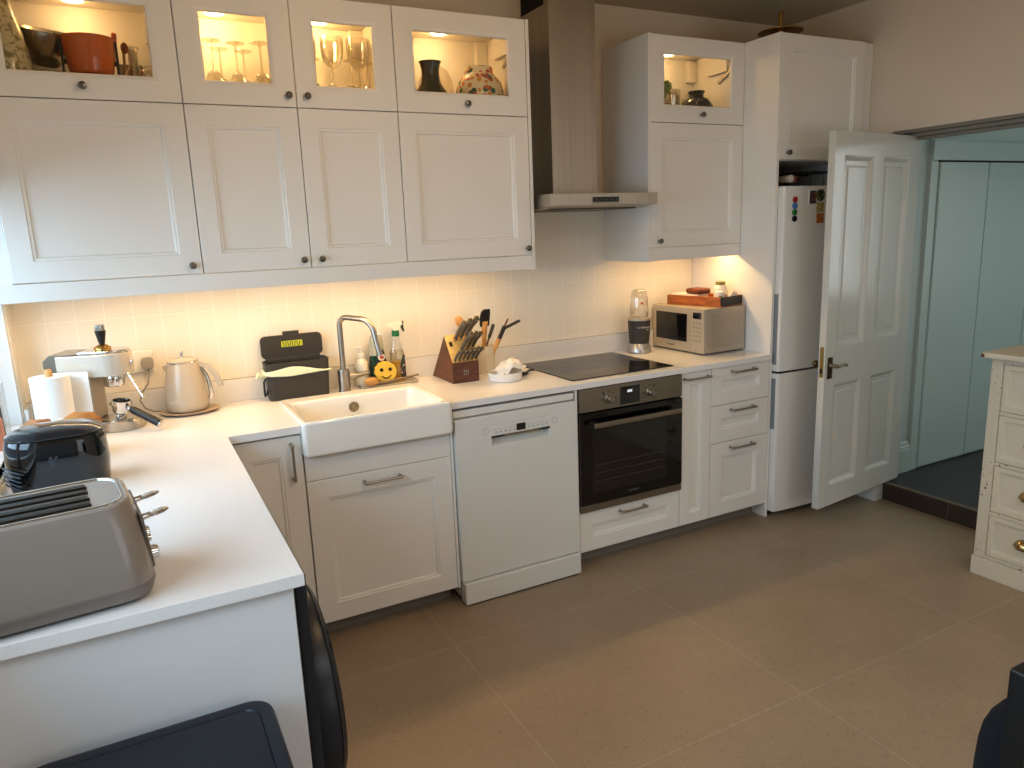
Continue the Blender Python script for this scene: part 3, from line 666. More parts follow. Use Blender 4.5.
# ------------------------------------------------------------------ compost caddy
t = thing('compost_caddy', 'dark grey food waste caddy with open lid against the tiles', 'caddy', (-2.322, -.085, W))
q = M(); o_ = [rrect(-.128, .128, -.052, .045, .022, 5), rrect(-.136, .136, -.058, .05, .024, 5), rrect(-.138, .138, -.060, .052, .024, 5), rrect(-.132, .132, -.054, .046, .02, 5), rrect(-.122, .122, -.046, .04, .02, 5)]
rings = [[q.bm.verts.new((p[0], p[1], z)) for p in o] for o, z in zip(o_, (0, .15, .165, .165, .02))]
skin(q.bm, rings, True); q.bm.faces.new(rings[0][::-1]); q.bm.faces.new(rings[-1]); q.obj('bin_body', DARK, t)
M().box(-.12, .12, .043, .053, .150, .174, .004).obj('hinge', DARK, t)
lid = M().prism([(p[0], p[1]) for p in rrect(-.134, .134, .172, .272, .02, 5)], 1, .045, .057, .003, ).obj('lid', DARK, t)
M().box(-.036, .036, .047, .055, .268, .288, .003).obj('lid_tab', DARK, lid)
M().box(-.046, .046, .0415, .0455, .219, .245, .001).obj('yellow_sticker', mat('yellow sticker', '#c3c83a', .5), lid)
q = M()
for k in range(8):
    x = -.036+.0098*k; s = (.0025 if k % 2 else -.0025) if k not in (1, 4) else 0
    q.prism([(x-.0017-s, .222), (x+.0017-s, .222), (x+.0017+s, .242), (x-.0017+s, .242)], 1, .0408, .042)
q.obj('sticker_marks', mat('sticker ink', '#3a2410', .6), lid)
# liner folded over the rim
q = M(); lo = []; n = 96; up = []
base = []
for a_, b_ in zip(rrect(-.140, .140, -.062, .054, .024, 6), rrect(-.140, .140, -.062, .054, .024, 6)[1:]+[rrect(-.140, .140, -.062, .054, .024, 6)[0]]):
    k_ = max(1, int(math.hypot(b_[0]-a_[0], b_[1]-a_[1])/.006))
    base += [(a_[0]+(b_[0]-a_[0])*i/k_, a_[1]+(b_[1]-a_[1])*i/k_) for i in range(k_)]
n = len(base)
for k, p in enumerate(base):
    a = k/n*2*PI; zc = .122+.003*math.sin(3*a+1)-.004*(p[0]/.14); wd = (.009+.024*math.exp(-((p[0]+.035)/.06)**2)+.004*math.sin(p[0]*40)) if p[1] < 0 else .014
    if p[0] < -.13: wd = .012
    up.append(q.bm.verts.new((p[0]*1.0, p[1]*1.01, zc+wd*.7))); lo.append(q.bm.verts.new((p[0]*1.02, p[1]*1.04, zc-wd*.7)))
mid = [q.bm.verts.new(((a.co.x+b.co.x)/2*1.018, (a.co.y+b.co.y)/2*1.05, (a.co.z+b.co.z)/2+.002*math.sin(k*.9))) for k, (a, b) in enumerate(zip(up, lo))]
skin(q.bm, [up, mid, lo], True); q.tube([(-.138, -.02, .115), (-.155, -.03, .112), (-.172, -.032, .118)], [.014, .011, .016], 10)
q.obj('liner', mat('pale green liner', '#e3e6c6', .6, bump=.4, bscale=40), t)
M().tube([(-.139, -.045, .105), (-.150, -.052, .09), (-.152, -.054, .04), (-.150, -.045, .028), (-.140, -.03, .03), (-.134, -.03, .05)], .0045, 8).obj('carry_handle', BLACK, t)

# ------------------------------------------------------------------ coffee corner
t = thing('espresso_machine', 'slim beige espresso machine in the left worktop corner', 'coffee machine', (-3.085, -.205, W), -20)
def capsule(x0, x1, hw, seg=12):      # flat back, round front
    pts = [(x0, -hw), (x1-hw, -hw)]
    for k in range(1, seg): a = -PI/2+PI*k/seg; pts.append((x1-hw+hw*math.cos(a), hw*math.sin(a)))
    return pts+[(x1-hw, hw), (x0, hw)]
M().prism(capsule(-.105, .135, .074), 2, .212, .295, .004).obj('head', BEIGEM, t)
M().prism(capsule(-.03, .128, .066), 2, .2955, .306, .003).obj('cup_warmer', CHROME, t)
M().prism([(-.15, .205), (-.15, .28), (-.125, .302), (-.03, .302), (-.03, .297), (-.106, .295), (-.106, .205)], 1, -.07, .07, .003).obj('water_tank', mat('tank grey', '#6e655a', .2), t)
M().box(-.145, .0, -.066, .066, .04, .212, .012, 3).obj('column', BEIGE, t)
q = M(); q.lathe([(0, 0), (.082, 0), (.086, .006), (.086, .034), (.080, .040), (0, .040)], (.065, 0, 0), seg=48); q.box(-.145, .05, -.072, .072, 0, .04, .006)
q.obj('base', mat('base champagne', '#b9afa0', .25, .7), t)
M().lathe([(0, .0405), (.070, .0405), (.070, .0425), (0, .0425)], (.065, 0, 0), seg=40).obj('drip_grid', CHROME, t)
M().lathe([(0, .165), (.032, .165), (.037, .172), (.038, .2), (.034, .212), (0, .212)], (.06, 0, 0), seg=36).obj('group_head', CHROME, t)
q = M(); q.ball((.125, -.03, .212), .008, sub=2); q.tube([(.125, -.03, .212), (.145, -.04, .18), (.178, -.06, .125)], [.0055, .0045, .0045], 10); q.obj('steam_wand', CHROME, t)
M().lathe([(0, 0), (.011, 0), (.011, .004), (.008, .006), (0, .006)], seg=20, mx=T(.136, -.012, .258) @ R(90, 'Y')).obj('logo_button', CHROME, t)
t = thing('coffee_tamper', 'black-handled tamper standing on top of the espresso machine', 'tamper', (-3.050, -.225, W+.3065))
M().lathe([(0, 0), (.028, 0), (.029, .002), (.029, .010), (.018, .017), (.011, .020), (0, .02)], seg=32).obj('tamper_base', mat('copper brass', '#c29a5a', .2, 1), t)
M().lathe([(.009, .02), (.012, .03), (.016, .052), (.019, .068), (.0185, .072), (0, .072)], seg=28).obj('handle', BLACK, t)
M().lathe([(.017, .072), (.018, .074), (.018, .091), (.015, .094), (0, .094)], seg=28).obj('cap', CHROME, t)
# portafilter standing in front
t = thing('portafilter', 'chrome portafilter with black handle resting on the drip tray', 'portafilter', (-3.022, -.262, W+.043), -42)
q = M(); q.lathe([(0, .02), (.022, .02), (.030, .028), (.034, .06), (.036, .064), (.036, .072), (.031, .072), (.029, .035), (0, .032)], seg=36, mx=R(10, 'Y')); q.cyl((-.0, -.012, .008), (0, -.004, .03), .006); q.cyl((0, .012, .008), (0, .004, .03), .006); q.box(-.012, .012, -.018, .018, 0, .010, .003)
for s in (-1, 1): q.box(-.01, .01, s*.034-.006, s*.034+.006, .058, .07, .002)
q.obj('filter_cup', CHROME, t)
q = M(); q.tube([(.03, 0, .042), (.055, 0, .035)], [.008, .009], 14); q.obj('neck', CHROME, t)
q = M(); q.tube([(.05, 0, .037), (.06, 0, .033), (.10, 0, .016), (.168, 0, -.014), (.172, 0, -.016)], [.011, .0145, .014, .0155, .0150], 18); h = q.obj('handle', BLACK, t)
M().tube([(.171, 0, -.0155), (.176, 0, -.0178)], [.0145, .013], 18).obj('end_cap', CHROME, h)
# double socket + plug + cable
t = thing('double_socket', 'white double wall socket with two switches behind the espresso machine', 'socket', (-2.955, -.008, 1.125))
M().box(-.073, .073, -.012, 0, -.045, .043, .003).obj('face_plate', SOCK, t)
for x in (-.035, -.017): M().prism([(-.012, .008), (-.016, .028), (-.012, .028)], 0, x-.006, x+.006).obj('switch', mat('switch white', '#d9d1c2', .4), t)
q = M()
for (x, z) in ((-.05, -.01), (-.06, -.026), (-.04, -.026)): q.box(x-.003, x+.003, -.0125, -.0118, z-.002, z+.002)
q.obj('pin_holes', DARKGAP, t)
t = thing('power_plug', 'grey plug with its cable in the wall socket by the kettle', 'plug', (-2.905, -.0205, 1.118))
M().prism([(-.024, -.012), (-.018, -.024), (.018, -.024), (.024, -.012), (.024, .012), (.015, .024), (-.015, .024), (-.024, .012)], 1, -.024, 0, .004).obj('plug_body', GREYP, t)
M().tube([(0, -.012, -.022), (0, -.014, -.05), (-.008, -.018, -.085), (-.035, -.022, -.12), (-.045, -.022, -.15), (-.03, -.028, -.185), (.0, -.035, -.2), (.05, -.05, -.2045), (.085, -.07, -.2045)], .0035, 10).obj('cable', GREYP, t)
# kettle
t = thing('power_stand', 'beige round kettle stand with a crimped edge', 'kettle stand', (-2.771, -.118, W))
q = M(); n = 72
prof = [(0, .004), (.09, .004), (.112, .009), (.115, .0125), (.11, .014), (.09, .011), (0, .011)]
rings = []
for r_, z in prof:
    if r_ == 0: rings.append([q.bm.verts.new((0, 0, z))]*n); continue
    rings.append([q.bm.verts.new(((r_+(.0025*math.cos(k*PI/1.5) if r_ > .1 else 0))*math.cos(2*PI*k/n), (r_+(.0025*math.cos(k*PI/1.5) if r_ > .1 else 0))*math.sin(2*PI*k/n)*.8, z)) for k in range(n)])
skin(q.bm, rings[1:-1], True); q.bm.faces.new(rings[1][::-1]); q.bm.faces.new(rings[-2]); q.lathe([(0, 0), (.085, 0), (.085, .005), (0, .005)], seg=36, sy=.8)
q.obj('base_plate', mat('kettle base beige', '#b9a289', .3), t)
t = thing('kettle', 'glossy beige kettle with curved handle standing on its round stand', 'kettle', (-2.778, -.118, W+.0145), -12)
k_ = M().lathe([(0, 0), (.072, 0), (.079, .006), (.084, .025), (.083, .05), (.074, .12), (.066, .17), (.0605, .197), (.058, .199), (0, .199)], seg=56)
k_.prism([(-.058, .190), (-.078, .187), (-.074, .175), (-.062, .15)], 1, -.012, .012, .003)
b_ = k_.obj('kettle_body', BEIGE, t)
M().lathe([(.0612, .196), (.0622, .198), (.0612, .2), (.057, .2)], seg=56).obj('rim', CHROME, b_)
M().lathe([(.058, .199), (.057, .206), (.045, .213), (.015, .216), (0, .216)], seg=48).obj('lid', BEIGE, t)
q = M(); q.lathe([(0, .214), (.006, .215), (.004, .222), (.006, .228), (.0065, .238), (.004, .243), (0, .244)], seg=18); q.obj('lid_knob', CHROME, t)
q = M(); sect = [(.045, .196), (.075, .194), (.098, .186), (.118, .165), (.134, .125), (.146, .088), (.128, .083), (.116, .118), (.104, .150), (.09, .168), (.072, .175), (.056, .176)]
q.prism(sect, 1, -.013, .013, .004); q.obj('handle', BEIGE, t)
q = M(); q.tube([(.066, 0, .17), (.082, 0, .14), (.092, 0, .10), (.095, 0, .06), (.088, 0, .035)], [.007, .009, .009, .009, .007], 12); q.obj('handle_trim', CHROME, t)
text('maker_name', "De'Longhi", .017, mat('chrome print', '#f4efe6', .2, .5), t, T(-.02, -.0838, .045) @ R(-14) @ FRONT, False)
# paper towel roll
t = thing('paper_towel_roll', 'white paper towel roll on a wooden holder by the espresso machine', 'paper towel', (-3.226, -.325, W))
M().lathe([(0, 0), (.075, 0), (.077, .004), (.077, .012), (.07, .016), (0, .016)], seg=40).obj('holder_base', WOODL, t)
M().lathe([(.018, .017), (.062, .017), (.0625, .02), (.0625, .238), (.061, .241), (.02, .241), (.018, .235)], seg=48).obj('roll', PAPER, t)
M().lathe([(0, .01), (.012, .01), (.012, .262), (.010, .266), (0, .266)], seg=24).obj('dowel', WOODL, t)
q = M(); cs = [(.0, .0625), (.035, .064), (.07, .05), (.10, .034), (.118, .022)]
r0 = [q.bm.verts.new((x, y, .02)) for x, y in cs]; r1 = [q.bm.verts.new((x, y, .24)) for x, y in cs]; skin(q.bm, [r0, r1], False)
q.obj('loose_sheet', PAPER, t)
# bowl with roots
t = thing('oval_bowl', 'cream oval bowl behind the black countertop cooker', 'bowl', (-3.197, -.60, W), 6)
M().lathe([(0, 0), (.06, 0), (.065, .004), (.1, .06), (.118, .110), (.121, .114), (.118, .116), (.112, .108), (.09, .06), (.05, .012), (0, .01)], seg=48, sy=.72).obj('bowl_body', mat('cream stoneware', '#d9c9ad', .3), t)
tanm = mat('tan root skin', '#a9754e', .75, noise=.18, nscale=30, bump=.4, bscale=40)
tag(M().ball((-3.255, -.60, 1.018), .05, 1.0, .72, .72, jitter=.16).obj('root_vegetable', tanm), 'brown root vegetable at the left end of the cream bowl', 'vegetable')
tag(M().ball((-3.135, -.59, 1.022), .052, 1.12, .72, .7, jitter=.12).obj('root_vegetable', mat('orange root skin', '#b4783f', .75, noise=.15, nscale=30, bump=.4, bscale=40)), 'orange-brown root vegetable at the right end of the cream bowl', 'vegetable')
tag(M().ball((-3.195, -.57, 1.02), .03, 1.2, .8, .7, jitter=.1).obj('garlic_bulb', mat('pale bulb', '#e0dad0', .6)), 'pale bulb between the two roots in the cream bowl', 'vegetable')
# black cooker
t = thing('countertop_cooker', 'glossy black rounded countertop cooker behind the toaster', 'appliance', (-3.180, -.922, W), 3)
q = M(); spec = [(0, .115, .088), (.006, .124, .097), (.08, .131, .104), (.145, .128, .101), (.163, .122, .096)]
rings = []
for z, hx, hy in spec: rings.append([q.bm.verts.new((p[0], p[1], z)) for p in rrect(-hx, hx, -hy, hy, hy*.85, 10)])
skin(q.bm, rings, True); q.bm.faces.new(rings[0][::-1]); q.bm.faces.new(rings[-1]); bo = q.obj('cooker_body', BLACKG, t)
q = M(); spec = [(.164, .121, .094), (.168, .123, .096), (.178, .108, .083), (.186, .08, .062), (.191, .045, .035), (.193, .01, .008)]
rings = [[q.bm.verts.new((p[0], p[1], z)) for p in rrect(-hx, hx, -hy, hy, hy*.85, 10)] for z, hx, hy in spec]
skin(q.bm, rings, True); q.bm.faces.new(rings[0][::-1]); q.bm.faces.new(rings[-1]); q.obj('lid', mat('black satin lid', '#1a1d22', .16, coat=.5), t)
q = M()
for k in range(5): q.tube([(-.132+.008*j, -.06-.0085*j-.012*math.sin(j*.5), .05+.012*k-.003*j*.9) for j in range(6)], .0022, 8)
q.obj('side_ribs', CHAR, bo)
M().prism([(-.020, .085), (-.012, .085), (-.012, .100), (-.004, .085), (.004, .085), (-.006, .102), (.004, .118), (-.004, .118), (-.012, .106), (-.012, .118), (-.020, .118)], 1, -.1050, -.1035).obj('front_mark', mat('grey print', '#2c3138', .4), bo)
# toaster
t = thing('toaster', 'taupe four-slice toaster with chrome top at the worktop end', 'toaster', (-3.147, -1.736, W), 6); t.scale = (.925, 1.06, 1.05)
def super_rings(spec, seg=8):
    q = M(); rings = [[q.bm.verts.new((p[0], p[1], z)) for p in rrect(-hx, hx, -hy, hy, r, seg)] for z, hx, hy, r in spec]
    skin(q.bm, rings, True); q.bm.faces.new(rings[0][::-1]); q.bm.faces.new(rings[-1]); return q
bo = super_rings([(.036, .188, .128, .06), (.06, .188, .128, .06), (.10, .183, .124, .06), (.15, .175, .117, .06), (.178, .168, .111, .06), (.188, .164, .108, .058), (.192, .158, .102, .054), (.191, .150, .094, .048)]).obj('toaster_body', TAUPE, t)
super_rings([(.004, .170, .110, .05), (.010, .182, .122, .056), (.030, .189, .129, .06), (.0355, .188, .128, .06)]).obj('base_band', mat('taupe satin', '#7a7169', .35), t)
super_rings([(.1905, .150, .094, .048), (.1935, .149, .093, .047), (.1935, .146, .09, .045), (.188, .143, .087, .044)]).obj('top_plate', CHROME, t)
q = M()
for y in (-.058, -.022, .022, .058): q.box(-.078, .088, y-.0095, y+.0095, .184, .1942, .002)
sl = q.obj('bread_slots', BLACK, t)
q = M()
for y in (-.0765, -.0395, .0045, .0405): q.box(-.08, .09, y-.0022, y+.0022, .19, .1962, .001)
q.obj('slot_rails', mat('dark steel', '#4b4742', .3, 1), t)
M().box(-.097, -.088, -.075, .075, .186, .1942, .001).obj('top_seam', BLACK, t)
M().prism([(.184, .05), (.1895, .052), (.1785, .158), (.172, .158)], 1, -.088, .088, .001).obj('end_plate', mat('taupe dark', '#6a6159', .3), t)
for y in (-.058, .058):
    q = M(); q.tube([(.172, y, .142), (.19, y, .144), (.198, y, .146)], [.0075, .006, .006], 10); q.lathe([(0, 0), (.010, 0), (.0135, .002), (.0135, .004), (.010, .006), (0, .006)], seg=22, sx=1.6, mx=T(.214, y, .145) @ R(-10, 'Y'))
    q.obj('lever', CHROME, t)
    q = M(); q.lathe([(0, 0), (.014, 0), (.0145, .003), (.0125, .016), (.010, .018), (0, .018)], seg=24, mx=T(.185, y, .070) @ R(90, 'Y')); q.obj('browning_knob', CHROME, t)
    q = M(); q.lathe([(0, 0), (.007, 0), (.007, .006), (0, .007)], seg=18, mx=T(.183, y-.022, .108) @ R(90, 'Y')); q.obj('push_button', CHROME, t)
# left edge: jar with dark leaves, pink candle on the sill side
t = thing('glass_jar', 'clear glass jar with dark stems on the left windowsill', 'jar', (-3.385, -.38, WZ0+.0045))
M().lathe([(0, 0), (.026, 0), (.028, .004), (.028, .19), (.030, .2), (.028, .2), (.026, .19), (.026, .008), (0, .006)], seg=32).obj('jar_body', GLASS, t)
q = M()
for a, b in ((-.012, .01), (.01, -.008), (0, .012)): q.tube([(a, b, .01), (a*.5, b*.4, .2), (a*.6-.006, b*.6, .24)], .003, 8)
q.prism([(-.012, .22), (.006, .235), (.012, .28), (.0, .265), (-.018, .25)], 1, -.002, .002)
q.obj('dark_stems', mat('dark stem', '#2a2c2e', .6), t)
tag(M().lathe([(0, 0), (.03, 0), (.031, .004), (.031, .1), (.028, .104), (.008, .102), (0, .102)], (-3.388, -.52, WZ0+.0045), seg=32).obj('pink_candle', mat('pink wax', '#c98c78', .5)), 'pink pillar candle on the left windowsill', 'candle')

# ------------------------------------------------------------------ knife block and friends
t = thing('knife_block', 'dark brown wooden knife block with pale slotted face', 'knife block', (-1.5925, -.15, W))
prof = [(-.135, 0), (-.135, .096), (-.048, .216), (.125, 0)]
M().prism(prof, 0, -.0665, .0665, .003).obj('block_body', WOODD, t)
fd = Vector((0, .087, .120)).normalized(); nd = Vector((0, -fd.z, fd.y))     # along the slope, out of it
def slope(x, s, out): p = Vector((x, -.135, .096))+fd*s+nd*out; return tuple(p)
q = M(); vs = [slope(-.0665, .002, .001), slope(.0665, .002, .001), slope(.0665, .147, .001), slope(-.0665, .147, .001)]; v2 = [slope(-.0665, .002, .005), slope(.0665, .002, .005), slope(.0665, .147, .005), slope(-.0665, .147, .005)]
q._new(vs+v2, [(3, 2, 1, 0), (4, 5, 6, 7), (0, 1, 5, 4), (1, 2, 6, 5), (2, 3, 7, 6), (3, 0, 4, 7)]); fp = q.obj('slotted_face', WOODP, t)
q = M()
for x in (-.047,):
    vs = [slope(x-.008, .085, .0055), slope(x+.008, .085, .0055), slope(x+.008, .110, .0055), slope(x-.008, .110, .0055)]; q._new(vs, [(0, 1, 2, 3)])
q.obj('empty_slot', DARKGAP, fp)
q = M(); y = -.1362; q.box(-.012, .012, y, y+.001, .036, .060)
e = q.obj('emblem', mat('emblem silver', '#8f8478', .3, .7), t)
q = M()
for x in (-.005, .005):
    q.lathe([(0, 0), (.0024, 0), (.0024, .0005), (0, .0005)], seg=12, mx=T(x, y, .0545) @ R(90, 'X')); q.prism([(x-.002, .051), (x+.002, .051), (x+.0035, .040), (x-.0035, .040)], 1, y-.0005, y)
q.obj('emblem_figures', mat('emblem dark', '#2e1a10', .5), e)
KB = Matrix.Translation((-1.5925, -.15, W))
HAN = mat('knife handle grey', '#5c5751', .3, .2); BOL = mat('knife bolster steel', '#b9b2a6', .22, 1)
def knife(x, s, L, w, out0, label, group, tilt=0):
    L *= 1.32 if L > .09 else 1.4; w *= 1.25
    base = KB @ Vector(slope(x, s, .0065)); t = thing('kitchen_knife' if L > .1 else 'steak_knife', label, 'knife', base, group=group)
    d = (nd+fd*tilt).normalized()
    # local frame: d outwards, X across, u along the slope
    u = Vector((1, 0, 0)).cross(d); mx = Matrix((( 1, d.x, u.x, 0), (0, d.y, u.y, 0), (0, d.z, u.z, 0), (0, 0, 0, 1)))
    q = M(); n = 8; secs = [(0+out0, .55), (.012+out0, .62), (L*.25+out0, .8), (L*.55+out0, .72), (L*.85+out0, .95), (L*.96+out0, .9), (L+out0, .55)]
    rings = []
    for yy, k in secs:
        droop = -.006*math.sin(PI*min(1, (yy-out0)/L))
        rings.append([q.bm.verts.new((px*.85, yy, pz*k+droop)) for px, pz in rrect(-w*.32, w*.32, -w/2, w/2, w*.3, 3)])
    skin(q.bm, rings, True); q.bm.faces.new(rings[0][::-1]); q.bm.faces.new(rings[-1])
    q.obj('handle', HAN, t, mx=mx)
    q = M(); q.box(-w*.2, w*.2, -.004, out0+.004, -w*.36, w*.36, .0015); q.obj('bolster', BOL, t, mx=mx)
    q = M(); q.box(-w*.29, w*.29, out0+L-.006, out0+L+.002, -w*.42, w*.42, .002); q.obj('end_cap', BOL, t, mx=mx)
    return t
ordn = ['leftmost', 'second from left', 'third from left', 'fourth from left', 'fifth from left', 'rightmost']
for k in range(6):
    knife(-.0535+.0214*k, .010, .07, .017, .004, 'grey-handled steak knife, %s in the low front row of the block' % ordn[k], 'steak knives in the block')
for k, (x, s, L, w) in enumerate([(-.022, .118, .105, .024), (.006, .122, .112, .024), (.036, .126, .118, .025)]):
    knife(x, s, L, w, .018, 'large grey-handled knife, %s in the top row of the block' % ['left', 'middle', 'right'][k], 'large knives in the block')
for k, (x, s, L, w) in enumerate([(-.004, .062, .108, .023), (.026, .066, .102, .021), (.053, .07, .095, .02)]):
    knife(x, s, L, w, .010, 'grey-handled knife, %s in the middle row of the block' % ['left', 'middle', 'right'][k], 'medium knives in the block')
# utensil crock
t = thing('utensil_crock', 'white ribbed utensil pot behind the knife block', 'pot', (-1.418, -.125, W))
q = M(); n = 96; rings = []
for r_, z in ((.046, 0), (.049, .004), (.052, .135), (.053, .138), (.050, .138), (.047, .12), (.044, .008)):
    rings.append([q.bm.verts.new(((r_+(.0012*math.cos(k*PI/2) if .003 < z < .136 and r_ > .0485 else 0))*math.cos(2*PI*k/n), (r_+(.0012*math.cos(k*PI/2) if .003 < z < .136 and r_ > .0485 else 0))*math.sin(2*PI*k/n), z)) for k in range(n)])
skin(q.bm, rings, True); q.bm.faces.new(rings[0][::-1]); q.bm.faces.new(rings[-1]); q.obj('pot_body', mat('white ribbed ceramic', '#e3d9c4', .35), t)
def utensil(name, label, base, tip, hl, head):
    t = thing(name, label, 'utensil', base, group='utensils in the ribbed pot'); d = Vector(tip)-Vector(base); L = d.length
    rot = Vector((0, 0, 1)).rotation_difference(d.normalized()).to_matrix().to_4x4()
    return t, L, rot
t, L_, rt = utensil('spatula', 'black-bladed spatula with wooden handle in the ribbed pot', (-1.420, -.105, W+.012), (-1.424, -.165, W+.318), 0, 0)
M().tube([(0, 0, 0), (0, 0, L_*.5), (0, 0, L_-.06)], [.009, .011, .016], 12).obj('handle', WOODL, t, mx=rt)
M().prism([(-.024, L_-.085), (.024, L_-.085), (.026, L_-.02), (.025, L_), (-.006, L_-.0), (-.020, L_-.012), (-.027, L_-.04)], 1, -.005, .005, .002).obj('blade', BLACK, t, mx=rt)
t, L_, rt = utensil('gripped_utensil', 'wooden utensil with black grip and side bar leaning right in the ribbed pot', (-1.435, -.155, W+.012), (-1.302, -.165, W+.262), 0, 0)
M().tube([(0, 0, 0), (0, 0, L_*.62)], [.009, .011], 12).obj('shaft', WOODL, t, mx=rt); M().tube([(0, 0, L_*.6), (0, 0, L_*.86)], [.0105, .0105], 12).obj('grip', BLACK, t, mx=rt); M().tube([(0, 0, L_*.86), (0, 0, L_)], [.005, .004], 10).obj('tip', WOODD, t, mx=rt); dv = rt @ Vector((0, 0, L_*.80)); M().tube([tuple(dv+Vector(v)) for v in ((.006, 0, 0), (.022, 0, .010), (.088, 0, .033), (.094, 0, .035))], [.004, .0075, .0075, .005], 10).obj('side_bar', DARK, t)
t, L_, rt = utensil('thin_utensil', 'thin dark-handled utensil leaning right behind the black-gripped one in the pot', (-1.44, -.09, W+.012), (-1.345, -.09, W+.232), 0, 0)
M().tube([(0, 0, 0), (0, 0, L_*.7)], [.004, .005], 10).obj('shaft', WOODD, t, mx=rt); M().tube([(0, 0, L_*.68), (0, 0, L_*.72), (0, 0, L_-.004), (0, 0, L_)], [.004, .0085, .0085, .006], 12).obj('grip', DARK, t, mx=rt)
t, L_, rt = utensil('wooden_spoon', 'wooden spoon showing behind the knives in the ribbed pot', (-1.40, -.10, W+.012), (-1.525, -.06, W+.275), 0, 0)
M().tube([(0, 0, 0), (0, 0, L_-.04)], .006, 10).obj('handle', WOODL, t, mx=rt); M().ball((0, 0, L_-.02), .028, .8, .3, 1.1, sub=3).obj('spoon_bowl', WOODL, t, mx=rt)
# dish with cloth, spoon rest
t = thing('round_dish', 'white round oven dish in front of the utensil pot', 'dish', (-1.418, -.338, W))
M().lathe([(0, 0), (.074, 0), (.079, .004), (.083, .036), (.084, .040), (.081, .040), (.076, .01), (0, .007)], seg=56).obj('dish_body', CERAM, t)
q = M(); n = 26; g = []
for i in range(n+1):
    row = []
    for j in range(n+1):
        u, v = i/n*2-1, j/n*2-1; x = .062*u+.012; y_ = .052*v+.004
        rr = math.hypot(u*.95, v*.95); h = .036*max(0, 1-rr**5)+.008*math.sin(4*u+2*v+1)*math.cos(3*v-1.5*u)+.004*math.sin(9*u-4*v)-.010*(u<-.2)*(-u-.2)
        row.append(q.bm.verts.new((x+.008*math.sin(6*v), y_, .040+max(-.026, h)+.012*u)))
    g.append(row)
skin(q.bm, g, False)
o = q.obj('tea_towel', spots('printed cloth', '#efe8dc', ['#4a433c'], 34, .16, .9)); o.location = (-1.400, -.33, W+.006); sm = o.modifiers.new('s', 'SOLIDIFY'); sm.thickness = .004; o.modifiers.new('u', 'SUBSURF').render_levels = 1
tag(o, 'crumpled white cloth with dark print lying in the round dish', 'cloth')
t = thing('black_ladle', 'black spoon lying on the worktop between dish and hob', 'spoon', (-1.298, -.295, W), 20)
M().ball((0, 0, .008), .030, 1, .75, .25).obj('spoon_bowl', BLACK, t); M().tube([(.02, 0, .008), (.06, .01, .012), (.1, .02, .008)], [.006, .005, .006], 10).obj('handle', BLACK, t)

# ------------------------------------------------------------------ blender, microwave and tray
t = thing('blender', 'small dark grey bullet blender with clear cup beside the microwave', 'blender', (-.472, -.125, W), -18)
M().lathe([(0, 0), (.062, 0), (.066, .004), (.065, .02), (.058, .04), (.053, .052), (0, .052)], seg=44).obj('motor_base', mat('silver base', '#b9b3a8', .3, .8), t)
M().lathe([(.050, .040), (.0535, .052), (.058, .10), (.0615, .17), (.0615, .178), (0, .18)], seg=44).obj('motor_body', DARK, t)
M().lathe([(.0615, .178), (.064, .18), (.064, .190), (.059, .193), (0, .193)], seg=44).obj('collar', mat('warm silver', '#c8bda8', .3, .8), t)
M().lathe([(.050, .193), (.050, .21), (.051, .23), (.047, .30), (.040, .335), (.03, .346), (0, .348)], seg=40).obj('clear_cup', WINEG, t)
M().ball((.0, -.047, .272), .007, sub=2).obj('red_mark', mat('red dot', '#b3301f', .4), t)
q = M()
for a in (0, 90, 180, 270): q.tube([(.0502*math.cos(math.radians(a)), .0502*math.sin(math.radians(a)), .2), (.051*math.cos(math.radians(a)), .051*math.sin(math.radians(a)), .23), (.0475*math.cos(math.radians(a)), .0475*math.sin(math.radians(a)), .298), (.040*math.cos(math.radians(a)), .040*math.sin(math.radians(a)), .335)], .002, 6)
q.obj('cup_ribs', GLASS, t)
SILP = mat('silver print', '#d8d2c6', .3)
def wrap_text(name, body, size, r, z, ang, parent, m):
    o = text(name, body, size, m, None, Matrix.Identity(4), False)
    for v in o.data.vertices:
        x, zz, dd = v.co.x, v.co.y, v.co.z; a = math.radians(ang)+x/r
        v.co = Vector(((r+dd)*math.cos(a), (r+dd)*math.sin(a), z+zz))
    o.parent = parent; return o
wrap_text('maker_name', 'NUTRIBULLET', .0125, .0618, .142, -82, t, SILP); wrap_text('power_mark', '600 W', .008, .0608, .128, -60, t, SILP)
wrap_text('base_mark', 'NB', .018, .064, .024, -76, t, mat('base print', '#6f675b', .4))

t = thing('microwave', 'silver microwave turned sideways against the tall white panel', 'microwave', (-.15, -.235, W))
MX0, MX1, MY0, MY1, MZ0, MZ1 = -.300, -.008, -.448, -.028, W+.008, W+.246
M().box(MX0+.02, MX1, MY0, MY1, MZ0, MZ1, .005).obj('cabinet', mat('microwave silver', '#b5aa99', .38, .5), t, True)
q = M(); q.box(MX0+.05, MX1-.035, MY0-.0016, MY0+.002, MZ0+.03, MZ1-.03, .0012); q.obj('side_panel', mat('microwave side', '#aea392', .4, .5), t, True)
SB = mat('microwave front', '#c4b8a4', .35, .4)
d = M().box(MX0, MX0+.0195, MY0+.105, MY1, MZ0, MZ1, .003).obj('door', SB, t, True)
M().box(MX0-.0012, MX0+.002, MY0+.132, MY1-.032, MZ0+.052, MZ1-.035, .0006).obj('door_window', BLACKG, d, True)
p = M().box(MX0, MX0+.0195, MY0, MY0+.1045, MZ0, MZ1, .003).obj('control_panel', SB, t, True)
M().box(MX0-.001, MX0+.001, MY0+.022, MY0+.084, MZ1-.055, MZ1-.022, .0004).obj('display', BLACKG, p, True)
q = M()
